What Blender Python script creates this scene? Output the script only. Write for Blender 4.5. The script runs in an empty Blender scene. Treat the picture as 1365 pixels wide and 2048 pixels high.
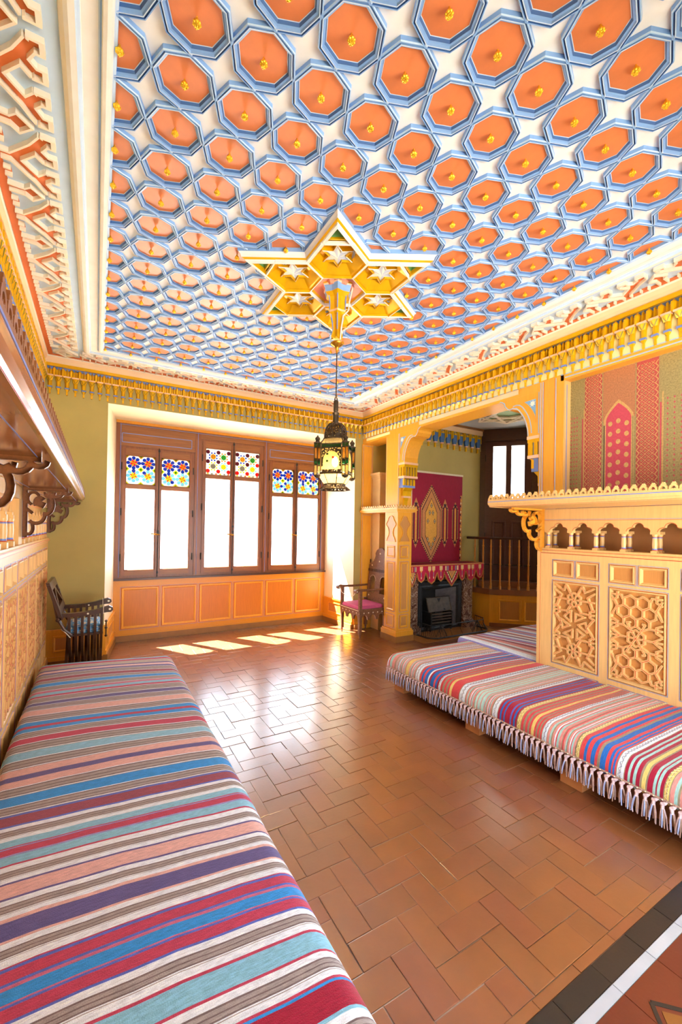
import bpy, bmesh, math, random
from mathutils import Vector, Matrix
from mathutils.geometry import delaunay_2d_cdt
random.seed(7)
scene = bpy.context.scene
COL = scene.collection
PI = math.pi

# ------------------------------------------------------------------ camera, world, sun, exposure
def make_camera():
    f, yaw, pit, rol = 834.9, .5294, .007, .016
    c, s = math.cos(yaw), math.sin(yaw)
    fwd, right, up = Vector((s, c, 0)), Vector((c, -s, 0)), Vector((0, 0, 1))
    f2 = fwd * math.cos(pit) + up * math.sin(pit)
    u2 = up * math.cos(pit) - fwd * math.sin(pit)
    r3 = right * math.cos(rol) + u2 * math.sin(rol)
    u3 = u2 * math.cos(rol) - right * math.sin(rol)
    cam = bpy.data.cameras.new('camera')
    cam.sensor_fit = 'HORIZONTAL'
    cam.sensor_width = 36
    cam.lens = f / 1365 * 36
    cam.shift_y = 26.5 / 1365
    cam.clip_start = .02
    o = bpy.data.objects.new('camera', cam)
    M = Matrix((r3, u3, -f2)).transposed().to_4x4()
    M.translation = (0, 0, 1.6)
    o.matrix_world = M
    COL.objects.link(o)
    scene.camera = o
make_camera()

w = bpy.data.worlds.new('world')
scene.world = w
w.use_nodes = True
bg = w.node_tree.nodes['Background']
bg.inputs[0].default_value = (.74, .87, 1.0, 1)
bg.inputs[1].default_value = 5.4
sun = bpy.data.lights.new('sun', 'SUN')
sun.energy = 66
sun.angle = .009
sun.color = (1, .98, .94)
so = bpy.data.objects.new('sun', sun)
so.rotation_euler = Vector((.325, -.5, -.98)).to_track_quat('-Z', 'Y').to_euler()
COL.objects.link(so)
vs = scene.view_settings
vs.view_transform = 'Standard'
vs.look = 'None'
vs.gamma = 1
vs.use_curve_mapping = False
vs.exposure = .74
cy = scene.cycles
cy.max_bounces = 8
cy.diffuse_bounces = 4
cy.glossy_bounces = 3
cy.transparent_max_bounces = 16
cy.transmission_bounces = 6
cy.use_adaptive_sampling = True
cy.adaptive_threshold = .025
cy.sample_clamp_indirect = 8
cy.caustics_reflective = False
cy.caustics_refractive = False

# ------------------------------------------------------------------ materials
def lin(h):
    h = h.lstrip('#')
    r = []
    for i in (0, 2, 4):
        c = int(h[i:i + 2], 16) / 255
        r.append(c / 12.92 if c <= .04045 else ((c + .055) / 1.055) ** 2.4)
    return (*r, 1)
MATS = {}
def paint(name, hexc, rough=.5, var=.08, scale=9, bump=.0, metal=0, stretch=(1, 1, 1), spec=.5):
    m = bpy.data.materials.new(name)
    m.use_nodes = True
    nt = m.node_tree
    b = nt.nodes['Principled BSDF']
    tc = nt.nodes.new('ShaderNodeTexCoord')
    mp = nt.nodes.new('ShaderNodeMapping')
    mp.inputs['Scale'].default_value = stretch
    nz = nt.nodes.new('ShaderNodeTexNoise')
    nz.inputs['Scale'].default_value = scale
    nz.inputs['Detail'].default_value = 6
    hs = nt.nodes.new('ShaderNodeHueSaturation')
    hs.inputs['Color'].default_value = lin(hexc)
    mr = nt.nodes.new('ShaderNodeMapRange')
    mr.inputs['From Min'].default_value = .3
    mr.inputs['From Max'].default_value = .7
    mr.inputs['To Min'].default_value = 1 - var
    mr.inputs['To Max'].default_value = 1 + var
    L = nt.links.new
    L(tc.outputs['Object'], mp.inputs[0])
    L(mp.outputs[0], nz.inputs['Vector'])
    L(nz.outputs[0], mr.inputs[0])
    L(mr.outputs[0], hs.inputs['Value'])
    L(hs.outputs[0], b.inputs['Base Color'])
    b.inputs['Roughness'].default_value = rough
    b.inputs['Metallic'].default_value = metal
    b.inputs['Specular IOR Level'].default_value = spec
    if bump:
        bp = nt.nodes.new('ShaderNodeBump')
        bp.inputs['Strength'].default_value = bump
        bp.inputs['Distance'].default_value = .01
        L(nz.outputs[0], bp.inputs['Height'])
        L(bp.outputs[0], b.inputs['Normal'])
    MATS[name] = m
    return m
W3 = (1, 1, 12)
paint('ochre', '#e9bd7c', .26, .06, 6, stretch=(12, 12, 1))
paint('ochre_panel', '#c88c4e', .34, .07, 8, stretch=(14, 14, 1))
paint('ochre_deep', '#e8a636', .28, .06, 6, stretch=(12, 12, 1))
paint('ochre_under', '#d9911e', .34, .08, 7, stretch=(14, 1, 14))
paint('walnut', '#824b27', .35, .16, 5, .1, stretch=(14, 14, 1))
paint('walnut_rail', '#8a5527', .38, .16, 5, .1, stretch=(1, 14, 14))
paint('darkwood', '#4a2a18', .35, .2, 6, .1, stretch=(3, 3, 14))
paint('door_brown', '#583430', .38, .15, 6, .1, stretch=(3, 3, 14))
paint('plinth_brown', '#9a6a36', .5, .12, 8)
paint('shelf_brown', '#9c6236', .16, .1, 6, stretch=(14, 1, 14))
paint('niche_brown', '#a06c42', .45, .08, 8)
paint('under_panel', '#c67716', .36, .07, 8, stretch=(14, 14, 1))
paint('olive', '#b3a05c', .75, .05, 3, .03)
paint('cream_wall', '#f1e3a6', .7, .03, 3)
paint('reveal', '#f3ead0', .6, .03, 3)
paint('cream', '#ecd2a0', .5, .04, 4)
paint('ceil_white', '#f1f0f0', .6, .04, 10, .05)
paint('ceil_blue', '#7fa8e0', .38, .08, 14)
paint('ceil_blue_pale', '#bcd4f0', .5, .05, 8)
paint('ceil_blue_dark', '#3f69a8', .5, .08, 14)
paint('ceil_orange', '#d67c4c', .42, .09, 11, .08)
paint('fret_orange', '#d9733e', .6, .06, 10)
paint('fret_rib', '#efe6d6', .5, .04, 10)
paint('cove', '#f0cca4', .45, .04, 4)
paint('gold', '#e6b00a', .28, .1, 12, metal=.3)
paint('gold_dark', '#6a6a14', .4, .1, 12)
paint('boss_gold', '#ffcc30', .22, .2, 60, .4, metal=.5)
paint('blue_line', '#6f86cc', .5, .05, 9)
paint('sky_line', '#9bbce0', .5, .05, 9)
paint('red_line', '#cf4a26', .5, .05, 9)
paint('pink_band', '#f0bf9e', .5, .05, 9)
paint('star_white', '#f4f0e6', .5, .03, 9)
paint('star_blue', '#7fb0dc', .5, .05, 9)
paint('silver', '#b9c2d8', .35, .05, 20)
paint('leaf_green', '#5f9a5a', .5, .06, 9)
paint('coral', '#ec9274', .5, .06, 9)
paint('iron', '#2b2a2b', .45, .2, 25, .2, metal=.4)
paint('iron_grey', '#5e5c60', .5, .2, 18, .2, metal=.5)
paint('iron_rust', '#54483e', .55, .25, 20, .2, metal=.3)
paint('soot', '#1c1b1c', .8, .2, 12)
paint('lantern_metal', '#4a3e30', .42, .3, 40, .3, metal=.7)
paint('brass', '#c9952e', .25, .12, 30, metal=.9)
paint('chair_dark', '#4a2c1c', .28, .2, 8, .1, stretch=(6, 6, 1))
paint('chair_carved', '#7c5238', .4, .3, 55, .5)
paint('inlay', '#efe2c4', .3, .05, 30)
paint('seat_red', '#c4527c', .75, .08, 25, .15)
paint('seat_blue', '#5f9fd0', .8, .3, 35, .2)
paint('linen', '#e8dcc4', .8, .06, 40, .2)
paint('grout', '#8c7462', .9, .15, 30)
paint('stone', '#e6dccb', .8, .08, 6, .1)
paint('alcove_ceil', '#b9c8d8', .6, .05, 3)
paint('bal_wood', '#d08a34', .3, .12, 9, stretch=(6, 6, 1))
paint('step_brown', '#8c5a3a', .4, .12, 7)
paint('crimson', '#9c1438', .85, .14, 60, .1, stretch=(3, 3, .3))
paint('cloth_red', '#c01840', .85, .12, 40, .1)
paint('cloth_gold', '#e6a94c', .85, .1, 40)
paint('cloth_tan', '#cf8a56', .85, .14, 70)
paint('cloth_dark', '#3c2430', .85, .1, 40)
paint('cloth_cream', '#f0dca8', .85, .08, 40)
paint('cloth_grey', '#8a90a4', .85, .1, 40)
paint('fringe_tan', '#b9743a', .9, .2, 60, .3)
paint('brocade', '#9c8e60', .55, .25, 90, .2, metal=.15)
paint('brocade_gold', '#c8a468', .5, .2, 90, .2, metal=.15)
paint('brocade_red', '#ae4a48', .7, .12, 70, .1)
paint('brocade_rose', '#c0465a', .7, .1, 60, .1)
paint('brocade_salmon', '#ae7450', .65, .2, 90, .2)
paint('brocade_black', '#3a3030', .7, .1, 60)
paint('tassel_lilac', '#d9bcc0', .9, .15, 50, .2)
paint('tassel_tan', '#b08c7c', .9, .15, 50, .2)
paint('tassel_blue', '#9aa4cc', .9, .15, 50, .2)
paint('leg_block', '#c07a46', .5, .1, 8)

def marble():
    m = paint('marble', '#7a5a48', .22, .3, 6)
    nt = m.node_tree
    b = nt.nodes['Principled BSDF']
    tc = nt.nodes.new('ShaderNodeTexCoord')
    n = nt.nodes.new('ShaderNodeTexNoise')
    n.inputs['Scale'].default_value = 7
    n.inputs['Detail'].default_value = 8
    n.inputs['Distortion'].default_value = 2.2
    r = nt.nodes.new('ShaderNodeValToRGB')
    e = r.color_ramp.elements
    e[0].position = .38; e[0].color = lin('#5c3c30')
    e[1].position = .62; e[1].color = lin('#8d6a56')
    for p, c in ((.47, '#7a5244'), (.5, '#cbb09c'), (.52, '#74503f')):
        x = e.new(p); x.color = lin(c)
    nt.links.new(tc.outputs['Object'], n.inputs['Vector'])
    nt.links.new(n.outputs[0], r.inputs[0])
    nt.links.new(r.outputs[0], b.inputs['Base Color'])
marble()

def tile_mat(name, c0, c1, c2, rough=.28, coat=1.0):
    m = bpy.data.materials.new(name)
    m.use_nodes = True
    nt = m.node_tree
    L = nt.links.new
    b = nt.nodes['Principled BSDF']
    b.inputs['Coat Weight'].default_value = coat
    b.inputs['Coat Roughness'].default_value = .23; b.inputs['Coat IOR'].default_value = 1.8
    oi = nt.nodes.new('ShaderNodeObjectInfo')
    ge = nt.nodes.new('ShaderNodeNewGeometry')
    add = nt.nodes.new('ShaderNodeMath'); add.operation = 'ADD'
    fr = nt.nodes.new('ShaderNodeMath'); fr.operation = 'FRACT'
    L(oi.outputs['Random'], add.inputs[0]); L(ge.outputs['Random Per Island'], add.inputs[1]); L(add.outputs[0], fr.inputs[0])
    cr = nt.nodes.new('ShaderNodeValToRGB')
    e = cr.color_ramp.elements
    e[0].color = lin(c0); e[1].color = lin(c2)
    x = e.new(.5); x.color = lin(c1)
    L(fr.outputs[0], cr.inputs[0])
    n = nt.nodes.new('ShaderNodeTexNoise')
    n.inputs['Scale'].default_value = 5
    n.inputs['Detail'].default_value = 3
    n.inputs['Roughness'].default_value = .5
    L(ge.outputs['Position'], n.inputs['Vector'])
    hs = nt.nodes.new('ShaderNodeHueSaturation')
    mr = nt.nodes.new('ShaderNodeMapRange')
    mr.inputs[1].default_value = .3; mr.inputs[2].default_value = .7; mr.inputs[3].default_value = .91; mr.inputs[4].default_value = 1.08
    L(n.outputs[0], mr.inputs[0]); L(mr.outputs[0], hs.inputs['Value']); L(cr.outputs[0], hs.inputs['Color'])
    L(hs.outputs[0], b.inputs['Base Color'])
    m2 = nt.nodes.new('ShaderNodeMapRange')
    m2.inputs[1].default_value = .35; m2.inputs[2].default_value = .7; m2.inputs[3].default_value = rough; m2.inputs[4].default_value = rough
    n3 = nt.nodes.new('ShaderNodeTexNoise'); n3.inputs['Scale'].default_value = 3; n3.inputs['Detail'].default_value = 1
    L(ge.outputs['Position'], n3.inputs['Vector'])
    L(n3.outputs[0], m2.inputs[0]); L(m2.outputs[0], b.inputs['Roughness'])
    n2 = nt.nodes.new('ShaderNodeTexNoise')
    n2.inputs['Scale'].default_value = 60
    n2.inputs['Detail'].default_value = 3
    L(ge.outputs['Position'], n2.inputs['Vector'])
    bp = nt.nodes.new('ShaderNodeBump')
    bp.inputs['Strength'].default_value = .12
    bp.inputs['Distance'].default_value = .004
    L(n2.outputs[0], bp.inputs['Height']); L(bp.outputs[0], b.inputs['Normal'])
    MATS[name] = m
tile_mat('tile', '#7c4a2c', '#86502c', '#80472e')
tile_mat('tile_black', '#26221f', '#1f1d1d', '#2b2420', .4, .15)
tile_mat('tile_white', '#a4a6ae', '#acaeb4', '#9a9ca4', .4, .15)
tile_mat('tile_red', '#642a1a', '#6c2c18', '#5a241a', .38, .2)
tile_mat('tile_ochre', '#7a4a20', '#7f4c22', '#7a4a20', .38, .2)
paint('tile_yellow', '#d8b01e', .4, .1, 9)

def glass_mats():
    m = bpy.data.materials.new('clear_glass'); m.use_nodes = True
    nt = m.node_tree; nt.nodes.remove(nt.nodes['Principled BSDF'])
    o = nt.nodes['Material Output']
    t = nt.nodes.new('ShaderNodeBsdfTransparent'); g = nt.nodes.new('ShaderNodeBsdfGlossy')
    g.inputs['Roughness'].default_value = .02
    mx = nt.nodes.new('ShaderNodeMixShader'); fr = nt.nodes.new('ShaderNodeFresnel'); fr.inputs[0].default_value = 1.3
    nt.links.new(fr.outputs[0], mx.inputs[0]); nt.links.new(t.outputs[0], mx.inputs[1]); nt.links.new(g.outputs[0], mx.inputs[2]); nt.links.new(mx.outputs[0], o.inputs[0])
    MATS['clear_glass'] = m
    for n, c in dict(blue='#0c2a9c', lblue='#6cbcec', amber='#c47e12', red='#c8161c', maroon='#4a1020', gyellow='#e8c81e', green='#2f8a2a', gwhite='#efe4cc', orange='#e8641a', lamp_amber='#f2c67a', lamp_green='#1c7a4c', lamp_clear='#f6e2b4').items():
        m = bpy.data.materials.new('glass_' + n); m.use_nodes = True
        nt = m.node_tree; nt.nodes.remove(nt.nodes['Principled BSDF'])
        o = nt.nodes['Material Output']
        t = nt.nodes.new('ShaderNodeBsdfTransparent')
        col = lin(c)
        k = .7 if n.startswith('lamp') else (.12 if n == 'gwhite' else 1.0)
        t.inputs[0].default_value = (col[0] * k, col[1] * k, col[2] * k, 1)
        d = nt.nodes.new('ShaderNodeBsdfTranslucent'); d.inputs[0].default_value = col
        g = nt.nodes.new('ShaderNodeBsdfGlossy'); g.inputs['Roughness'].default_value = .08
        mx = nt.nodes.new('ShaderNodeMixShader'); mx.inputs[0].default_value = .12
        m2 = nt.nodes.new('ShaderNodeMixShader'); m2.inputs[0].default_value = .05
        nt.links.new(t.outputs[0], mx.inputs[1]); nt.links.new(d.outputs[0], mx.inputs[2])
        nt.links.new(mx.outputs[0], m2.inputs[1]); nt.links.new(g.outputs[0], m2.inputs[2]); nt.links.new(m2.outputs[0], o.inputs[0])
        MATS['glass_' + n] = m
    m = bpy.data.materials.new('bulb'); m.use_nodes = True
    b = m.node_tree.nodes['Principled BSDF']
    b.inputs['Emission Color'].default_value = (1, .72, .32, 1); b.inputs['Emission Strength'].default_value = 40
    MATS['bulb'] = m
glass_mats()

def stripe_mat():
    m = bpy.data.materials.new('striped_weave'); m.use_nodes = True
    nt = m.node_tree; L = nt.links.new
    b = nt.nodes['Principled BSDF']
    at = nt.nodes.new('ShaderNodeAttribute'); at.attribute_name = 'weave'
    ge = nt.nodes.new('ShaderNodeNewGeometry')
    mp = nt.nodes.new('ShaderNodeMapping'); mp.inputs['Scale'].default_value = (40, 260, 40)
    n = nt.nodes.new('ShaderNodeTexNoise'); n.inputs['Scale'].default_value = 1; n.inputs['Detail'].default_value = 4
    L(ge.outputs['Position'], mp.inputs[0]); L(mp.outputs[0], n.inputs['Vector'])
    mr = nt.nodes.new('ShaderNodeMapRange'); mr.inputs[1].default_value = .25; mr.inputs[2].default_value = .75; mr.inputs[3].default_value = .72; mr.inputs[4].default_value = 1.22
    hs = nt.nodes.new('ShaderNodeHueSaturation')
    L(n.outputs[0], mr.inputs[0]); L(mr.outputs[0], hs.inputs['Value']); L(at.outputs['Color'], hs.inputs['Color']); L(hs.outputs[0], b.inputs['Base Color'])
    b.inputs['Roughness'].default_value = .9
    b.inputs['Specular IOR Level'].default_value = .15
    b.inputs['Sheen Weight'].default_value = .15
    n2 = nt.nodes.new('ShaderNodeTexNoise'); n2.inputs['Scale'].default_value = 300
    L(ge.outputs['Position'], n2.inputs['Vector'])
    bp = nt.nodes.new('ShaderNodeBump'); bp.inputs['Strength'].default_value = .5; bp.inputs['Distance'].default_value = .004
    L(n2.outputs[0], bp.inputs['Height']); L(bp.outputs[0], b.inputs['Normal'])
    MATS['striped_weave'] = m
stripe_mat()

# ------------------------------------------------------------------ mesh builder
class MB:
    def __init__(s, *mats):
        s.v, s.f, s.m, s.mats = [], [], [], list(mats)
    def mi(s, m):
        if isinstance(m, int): return m
        if m not in s.mats: s.mats.append(m)
        return s.mats.index(m)
    def add(s, vs, fs, m=0):
        n = len(s.v)
        s.v += [tuple(p) for p in vs]
        k = [s.mi(x) for x in m] if isinstance(m, (list, tuple)) else [s.mi(m)] * len(fs)
        for f, q in zip(fs, k):
            s.f.append(tuple(i + n for i in f)); s.m.append(q)
    def box(s, x0, x1, y0, y1, z0, z1, m=0):
        s.add([(x0, y0, z0), (x1, y0, z0), (x1, y1, z0), (x0, y1, z0), (x0, y0, z1), (x1, y0, z1), (x1, y1, z1), (x0, y1, z1)],
              [(0, 3, 2, 1), (4, 5, 6, 7), (0, 1, 5, 4), (1, 2, 6, 5), (2, 3, 7, 6), (3, 0, 4, 7)], m)
    def prism(s, poly, ax, a, b, m=0):
        n = len(poly)
        def P(p, t): return {'x': (t, p[0], p[1]), 'y': (p[0], t, p[1]), 'z': (p[0], p[1], t)}[ax]
        vs = [P(p, a) for p in poly] + [P(p, b) for p in poly]
        fs = [tuple(range(n))[::-1], tuple(range(n, 2 * n))] + [(i, (i + 1) % n, n + (i + 1) % n, n + i) for i in range(n)]
        s.add(vs, fs, m)
    def lathe(s, prof, n=12, c=(0, 0, 0), m=0, ax='z', a0=0):
        vs, fs, ms = [], [], []
        for p in prof:
            for i in range(n):
                a = a0 + 2 * PI * i / n
                q = (p[0] * math.cos(a), p[0] * math.sin(a), p[1])
                if ax == 'x': q = (q[2], q[0], q[1])
                elif ax == 'y': q = (q[0], q[2], q[1])
                vs.append((q[0] + c[0], q[1] + c[1], q[2] + c[2]))
        for j in range(len(prof) - 1):
            for i in range(n):
                fs.append((j * n + i, j * n + (i + 1) % n, (j + 1) * n + (i + 1) % n, (j + 1) * n + i))
                ms.append(prof[j + 1][2] if len(prof[j + 1]) > 2 else m)
        fs.append(tuple(range(n))[::-1]); ms.append(m)
        k = (len(prof) - 1) * n
        fs.append(tuple(range(k, k + n))); ms.append(m)
        s.add(vs, fs, ms)
    def tube(s, pts, r, n=6, m=0):
        pts = [Vector(p) for p in pts]
        vs, fs = [], []
        for i, p in enumerate(pts):
            d = (pts[min(i + 1, len(pts) - 1)] - pts[max(i - 1, 0)]).normalized()
            a = d.cross(Vector((0, 0, 1)))
            if a.length < .05: a = d.cross(Vector((1, 0, 0)))
            a.normalize(); b = d.cross(a)
            rr = r[i] if isinstance(r, (list, tuple)) else r
            for k in range(n):
                t = 2 * PI * k / n
                vs.append(p + a * math.cos(t) * rr + b * math.sin(t) * rr)
        for i in range(len(pts) - 1):
            for k in range(n):
                fs.append((i * n + k, i * n + (k + 1) % n, (i + 1) * n + (k + 1) % n, (i + 1) * n + k))
        fs.append(tuple(range(n))[::-1]); fs.append(tuple(range((len(pts) - 1) * n, len(pts) * n)))
        s.add(vs, fs, m)
    # --- shapes laid on a surface mapping P(u, v, h)
    def rect(s, P, u0, u1, v0, v1, h0, h1, m=0):
        q = [(u0, v0), (u1, v0), (u1, v1), (u0, v1)]
        s.add([P(*p, h0) for p in q] + [P(*p, h1) for p in q],
              [(0, 3, 2, 1), (4, 5, 6, 7), (0, 1, 5, 4), (1, 2, 6, 5), (2, 3, 7, 6), (3, 0, 4, 7)], m)
    def poly(s, P, pts, h0, h1, m=0, side=None):
        n = len(pts)
        fs = [tuple(range(n, 2 * n)), tuple(range(n))[::-1]] + [(i, (i + 1) % n, n + (i + 1) % n, n + i) for i in range(n)]
        s.add([P(*p, h0) for p in pts] + [P(*p, h1) for p in pts], fs, [m, m] + [side or m] * n)
    def bar(s, P, a, b, wd, h0, h1, m=0):
        dx, dy = b[0] - a[0], b[1] - a[1]
        l = math.hypot(dx, dy) or 1
        nx, ny = -dy / l * wd / 2, dx / l * wd / 2
        s.poly(P, [(a[0] + nx, a[1] + ny), (a[0] - nx, a[1] - ny), (b[0] - nx, b[1] - ny), (b[0] + nx, b[1] + ny)], h0, h1, m)
    def line(s, P, a, b, wd, h, m): s.bar(P, a, b, wd, h - .0006, h + .0006, m)
    def outline(s, P, u0, u1, v0, v1, wd, h, m):
        for a, b in (((u0, v0), (u1, v0)), ((u1, v0), (u1, v1)), ((u1, v1), (u0, v1)), ((u0, v1), (u0, v0))): s.line(P, a, b, wd, h, m)
    def loop(s, P, u0, u1, v0, v1, prof, cap=None):
        """mitred frame: prof = [(inset, h, mat), ...]; cap = material closing the last ring"""
        vs, fs, ms = [], [], []
        for p in prof:
            i = p[0]
            vs += [P(u0 + i, v0 + i, p[1]), P(u1 - i, v0 + i, p[1]), P(u1 - i, v1 - i, p[1]), P(u0 + i, v1 - i, p[1])]
        for j in range(len(prof) - 1):
            for k in range(4):
                fs.append((4 * j + k, 4 * j + (k + 1) % 4, 4 * j + 4 + (k + 1) % 4, 4 * j + 4 + k)); ms.append(prof[j + 1][2])
        if cap is not None:
            k = 4 * (len(prof) - 1)
            fs.append((k, k + 1, k + 2, k + 3)); ms.append(cap)
        s.add(vs, fs, ms)
    def mesh(s, name, smooth=False):
        me = bpy.data.meshes.new(name)
        me.from_pydata(s.v, [], s.f)
        for m in s.mats: me.materials.append(MATS[m])
        me.polygons.foreach_set('material_index', s.m)
        bm = bmesh.new(); bm.from_mesh(me)
        bmesh.ops.recalc_face_normals(bm, faces=bm.faces)
        bm.to_mesh(me); bm.free()
        if smooth:
            me.polygons.foreach_set('use_smooth', [True] * len(me.polygons))
            try: me.set_sharp_from_angle(angle=.7)
            except Exception: pass
        me.update()
        return me
    def build(s, name, parent=None, smooth=False, loc=None):
        return put(name, s.mesh(name, smooth), parent, loc)

def put(name, me, parent=None, loc=None, rot=None, scale=None):
    o = bpy.data.objects.new(name, me)
    COL.objects.link(o)
    if parent is not None: o.parent = parent
    if loc is not None: o.location = loc
    if rot is not None: o.rotation_euler = rot
    if scale is not None: o.scale = scale
    return o
def tag(o, label, cat=None, group=None, kind=None):
    o['label'] = label
    if cat: o['category'] = cat
    if group: o['group'] = group
    if kind: o['kind'] = kind
    return o
def struct(o, label=None):
    o['kind'] = 'structure'
    if label: o['label'] = label
    return o
def empty(name, loc=(0, 0, 0), rz=0):
    o = bpy.data.objects.new(name, None)
    o.location = loc; o.rotation_euler = (0, 0, rz); o.empty_display_size = .1
    COL.objects.link(o)
    return o

def union(P, wide, narrow, h, hn, mb, rib, inlay=None, side=None, base=0):
    """raised strapwork: union of 'wide' quads minus union of 'narrow' quads at height h; narrow floor at hn"""
    vs, faces = [], []
    for q in wide + narrow:
        n = len(vs); vs += [Vector(p) for p in q]; faces.append(list(range(n, n + len(q))))
    ov, oe, of, _, _, orig = delaunay_2d_cdt(vs, [], faces, 1, 1e-5)
    nw = len(wide)
    keep, inl = [], []
    for f, og in zip(of, orig):
        isn = any(k >= nw for k in og); isw = any(k < nw for k in og)
        if isn: inl.append(f)
        elif isw: keep.append(f)
    cnt = {}
    for f in keep:
        for i in range(len(f)):
            a, b = f[i], f[(i + 1) % len(f)]
            cnt[(a, b)] = cnt.get((a, b), 0) + 1
    top = [P(p.x, p.y, h) for p in ov]
    mb.add(top, keep, rib)
    wall = [(a, b) for (a, b) in cnt if (b, a) not in cnt]
    V, F = [], []
    for a, b in wall:
        n = len(V)
        V += [P(ov[a].x, ov[a].y, h), P(ov[b].x, ov[b].y, h), P(ov[b].x, ov[b].y, base), P(ov[a].x, ov[a].y, base)]
        F.append((n, n + 1, n + 2, n + 3))
    mb.add(V, F, side or rib)
    if inlay is not None and inl:
        mb.add([P(p.x, p.y, hn) for p in ov], inl, inlay)
def quad(a, b, wd, ext=0):
    dx, dy = b[0] - a[0], b[1] - a[1]
    l = math.hypot(dx, dy) or 1
    ux, uy = dx / l, dy / l
    nx, ny = -uy * wd / 2, ux * wd / 2
    a = (a[0] - ux * ext, a[1] - uy * ext); b = (b[0] + ux * ext, b[1] + uy * ext)
    return [(a[0] - nx, a[1] - ny), (b[0] - nx, b[1] - ny), (b[0] + nx, b[1] + ny), (a[0] + nx, a[1] + ny)]

# ------------------------------------------------------------------ room constants (metres)
XL, XR, YB, YW, YF = -.546, 3.6725, 5.619, 6.4345, -.28
ZC, ZG, ZB = 3.461, 3.372, 3.045
XR2 = 3.97            # back of the arcade wall
YE = 2.513            # end of the solid right wall
PY0, PY1, PX1 = 4.69, 4.985, 3.93   # pier
FY = 5.25             # fireplace wall
AZ = 3.42             # alcove ceiling
def PRt(u, v, h): return (XR - h, u, v)
def PLt(u, v, h): return (XLW + h, u, v)
XLW = -.463
def PBk(u, v, h): return (u, YB - h, v)
def PWn(u, v, h): return (u, YW - h, v)
def PCl(u, v, h): return (u, v, ZC - h)
def PFp(u, v, h): return (u, FY - h, v)

# ------------------------------------------------------------------ shell: walls, floor slab, ceiling slab
b = MB('cream_wall'); b.box(-.8, XL, YF - .3, 6.7, -.1, 3.7)
struct(b.build('wall_left'), 'pale cream plaster wall above the wooden panelling')
b = MB('olive', 'reveal')
b.prism([(XL, YB), (.0906, YB), (.2045, YW), (.2045, 6.62), (XL, 6.62)], 'z', 0, 3.6, ['olive', 'olive', 'olive', 'reveal', 'reveal', 'olive', 'olive'])
b.prism([(3.53, YB), (4.9, YB), (4.9, 6.62), (3.446, 6.62), (3.446, YW)], 'z', 0, 3.6, ['olive', 'olive', 'olive', 'olive', 'olive', 'reveal', 'reveal'])
b.prism([(.0906, YB), (.2045, YW), (.2045, 6.62), (3.446, 6.62), (3.446, YW), (3.53, YB)], 'z', 3.025, 3.6, ['reveal', 'olive', 'reveal', 'olive', 'olive', 'olive', 'reveal', 'olive'])
b.box(.2045, 3.446, YW + .03, 6.62, 0, .852, 'ochre_under')
struct(b.build('wall_back'), 'olive green plaster wall with a deep cream window recess')
# front wall behind the camera, with an unglazed opening added for fill daylight
b = MB('cream_wall')
b.box(XL, .8, YF - .25, YF, 0, 3.6); b.box(3.2, XR2 + 3.2, YF - .25, YF, 0, 3.6); b.box(.8, 3.2, YF - .25, YF, 2.5, 3.6)
struct(b.build('wall_front'), 'cream wall with a wide opening added to let in daylight')
# right wall: lower block, niche back, upper block
b = MB('ochre', 'ochre_panel', 'olive')
b.box(XR + .018, XR2, YF, YE, 0, 1.40)
b.box(XR + .22, XR2, YF, YE, 1.40, 1.83, 'niche_brown')
b.box(XR + .10, XR2, YF, 2.27, 1.83, 3.6)
b.box(XR + .003, XR2, 2.27, YE, 1.83, 3.6)
b.box(XR + .006, XR + .2, YF, 2.27, 3.02, 3.6)
b.box(XR + .006, XR2, YE, YB, 3.045, 3.6)
struct(b.build('wall_right'), 'ochre painted wall with arcade opening to the fireplace alcove')
# alcove shell
b = MB('olive')
b.box(4.36, 6.0, FY, 5.9, 0, 3.6)
struct(b.build('wall_alcove'), 'olive green chimney wall of the alcove')
b = MB('olive'); b.box(7.6, 7.8, .4, 2.2, 0, 3.6); b.box(7.6, 7.8, 3.1, 4.2, 0, 3.6); b.box(7.6, 7.8, 2.2, 3.1, 0, .9); b.box(7.6, 7.8, 2.2, 3.1, 2.4, 3.6); b.box(XR2, 4.9, .3, .5, 0, 3.6); b.box(6.5, 7.8, .3, .5, 0, 3.6); b.box(4.9, 6.5, .3, .5, 0, .8); b.box(4.9, 6.5, .3, .5, 2.6, 3.6)  # unseen openings added in these walls to brighten the alcove
struct(b.build('wall_alcove_side'), 'olive green side walls of the alcove with openings added for daylight')
b = MB('alcove_ceil'); b.box(XR2, 8.2, .3, 5.9, AZ, 3.7)
ac = struct(b.build('ceiling_alcove'), 'pale blue flat ceiling of the alcove')
b = MB('ceil_white'); b.box(-.8, XR2, YF - .3, 6.7, ZC, 3.75)
CEIL = struct(b.build('ceiling'), 'cream ceiling covered with blue framed orange octagons')
b = MB('grout'); b.box(-.8, 9, YF - .4, 6.62, -.12, -.004)
FLOOR = struct(b.build('floor'), 'terracotta tiles laid in a herringbone pattern')
b = MB('stone'); b.box(-14, 22, 6.62, 16, -.5, -.02); b.box(9, 22, -6, 6.62, -.5, -.02); b.box(-14, 9, -9, YF - .4, -.5, -.02)
struct(b.build('terrace_ground'), 'pale stone terrace outside the windows')

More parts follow.
